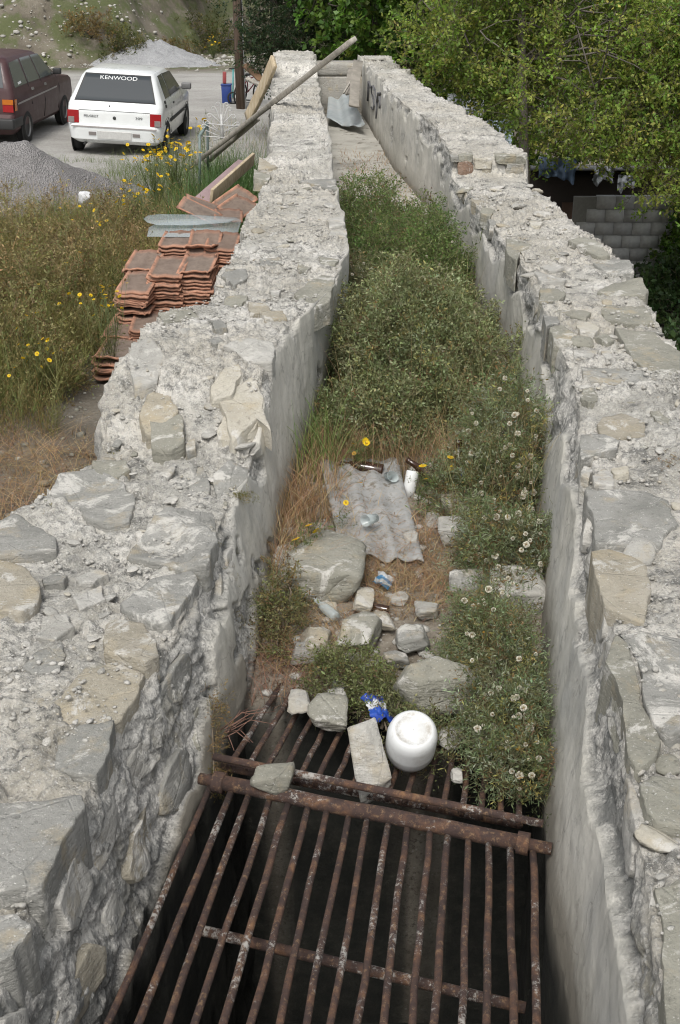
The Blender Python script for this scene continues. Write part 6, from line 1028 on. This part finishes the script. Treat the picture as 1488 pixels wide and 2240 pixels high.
def cloth(name, label, c, wx, h, mat, seed, rot=0):
    n, m = 26, 14; g = np.linspace(-.5, .5, n); k = np.linspace(0, 1, m); X, Z = np.meshgrid(g, k, indexing='ij'); p = np.stack([X*4, Z*2, X*0+seed], -1); Y = .09*fbm(p, 1.2, 3, seed)+.03*np.sin(X*30)*Z; Zs = -Z*h*(1+.25*fbm(p, 1, 2, seed+2)); V = np.stack([X*wx, Y, Zs], -1).reshape(-1, 3); i = (np.arange(n-1)[:, None]*m+np.arange(m-1)[None, :]).ravel(); F = np.stack([i, i+1, i+m+1, i+m], 1); V2 = V+np.array([0, .006, 0]); return tag(link(name, mesh_np(name, np.concatenate([V, V2]), np.concatenate([F, F[:, ::-1]+len(V)]), smooth=True), mat, None, c, (0, 0, rot)), label, 'tarpaulin')
TARPB = plain('blue_tarp', (.10, .15, .23), .5, .2, 6); TARPW = plain('white_tarp', (.33, .35, .37), .5, .15, 6)
cloth('tarpaulin', 'blue tarpaulin hanging under the trees left of the block wall', aty(1222, 345, 19.6), .6, .35, TARPB, 1); cloth('tarpaulin', 'pale grey plastic sheet hanging under the trees beside the blue one', aty(1322, 366, 19.8), .35, .25, TARPW, 2, .2); cloth('tarpaulin', 'second pale sheet at the right under the trees', aty(1372, 384, 19.8), .28, .22, TARPW, 3, -.2); cloth('tarpaulin', 'whitish sheet glimpsed through leaves just beyond the right wall', aty(1020, 205, 20.5), .6, .45, TARPW, 4); cloth('tarpaulin', 'light blue sheet glimpsed beside the tree trunk', aty(1095, 262, 20.2), .45, .4, plain('pale_blue_tarp', (.36, .44, .50), .5), 5)
shd = thing('shed', 'dark low shed roofed with grey sheets in the shade behind the block wall', 'shed', (5.6, 20.4, -2.75)); MB().box((0, .6, .75), (4.6, 1.2, 1.5)).build('wall', plain('shed_brown', (.075, .06, .05), .9), shd); MB().box((0, .4, 1.6), (5.0, 2.0, .05), Matrix.Rotation(R(-8), 3, 'X')).build('roof', plain('shed_roof', (.16, .165, .17), .7), shd); MB().box((-1.6, -.03, .55), (.5, .06, 1.1)).build('door', plain('shed_door', (.16, .10, .07), .8), shd)
# ------------------------------------------------------------------ the far bank: bushes, tufts and rubble
BK = [(.085, .10, .03), (.12, .125, .045), (.06, .075, .022), (.16, .14, .06)]
for k, (u, v, Y, rx, rz, n, cols, lab) in enumerate([(455, 88, 43, 1.5, 1.1, 420, BK, 'olive bush on the bank just left of the utility pole'), (405, 60, 44, 1.6, 1.0, 360, BK, 'olive bush higher on the bank above the pale gravel heap'), (270, 92, 38.5, .7, .9, 220, BK, 'small green bush on the bank above the white car'), (45, 52, 40, .8, .6, 200, BK, 'green tuft high on the bank at the far left'), (375, 78, 40.5, .7, .45, 140, [(.20, .15, .07), (.16, .13, .05)], 'brown dry bush on the bank left of the gravel heap'), (200, 85, 39.0, .9, .5, 200, [(.24, .17, .08), (.19, .14, .06)], 'tawny dry bush on the bank over the maroon car'), (110, 60, 40, .9, .5, 160, [(.18, .15, .07), (.13, .12, .045)], 'brownish bush in the middle of the bank'), (330, 20, 45, 1.2, .8, 220, BK, 'green bush at the top edge of the bank'), (160, 25, 44, .9, .6, 160, BK, 'small bush on the upper bank at the left')]):
    x = aty(u, v, Y).x; z = float(gz(x, Y)); leafmass('bank_bush', lab, *ball(n, (x, Y, z), (rx, rx*.7, rz), 50+k), cols, T_EVER, (.9, 1.5), 60+k, group='bushes on the bank')
x = aty(476, 92, 41).x; clump('patch of small yellow flowers on the bank near the pole', cl(472, 90, 10, 8, 16), 40.5, .2, 29, 2.2, 6)
q = np.random.default_rng(14); n = 2600; X = q.uniform(-15, -2.5, n); Y = q.normal(39.2, 1.3, n); S = .014*(7**(q.random(n)**2.8))
scatter_rocks('bank_rubble', X, Y, gz(X, Y)+S*.2, S, ST['pale'], None, 14, (1.3, 1, .8), 'pale rubble strewn along the foot of the bank')
n = 650; X = q.uniform(-2.9, -1.0, n); Y = q.uniform(5.3, 8.2, n); S = .004*(9**(q.random(n)**2.4)); scatter_rocks('yard_rubble', X, Y, gz(X, Y)+S*.2, S, ST['olive'], None, 15, (1.3, 1, .7), 'small stones scattered on the bare dirt below the tiles')
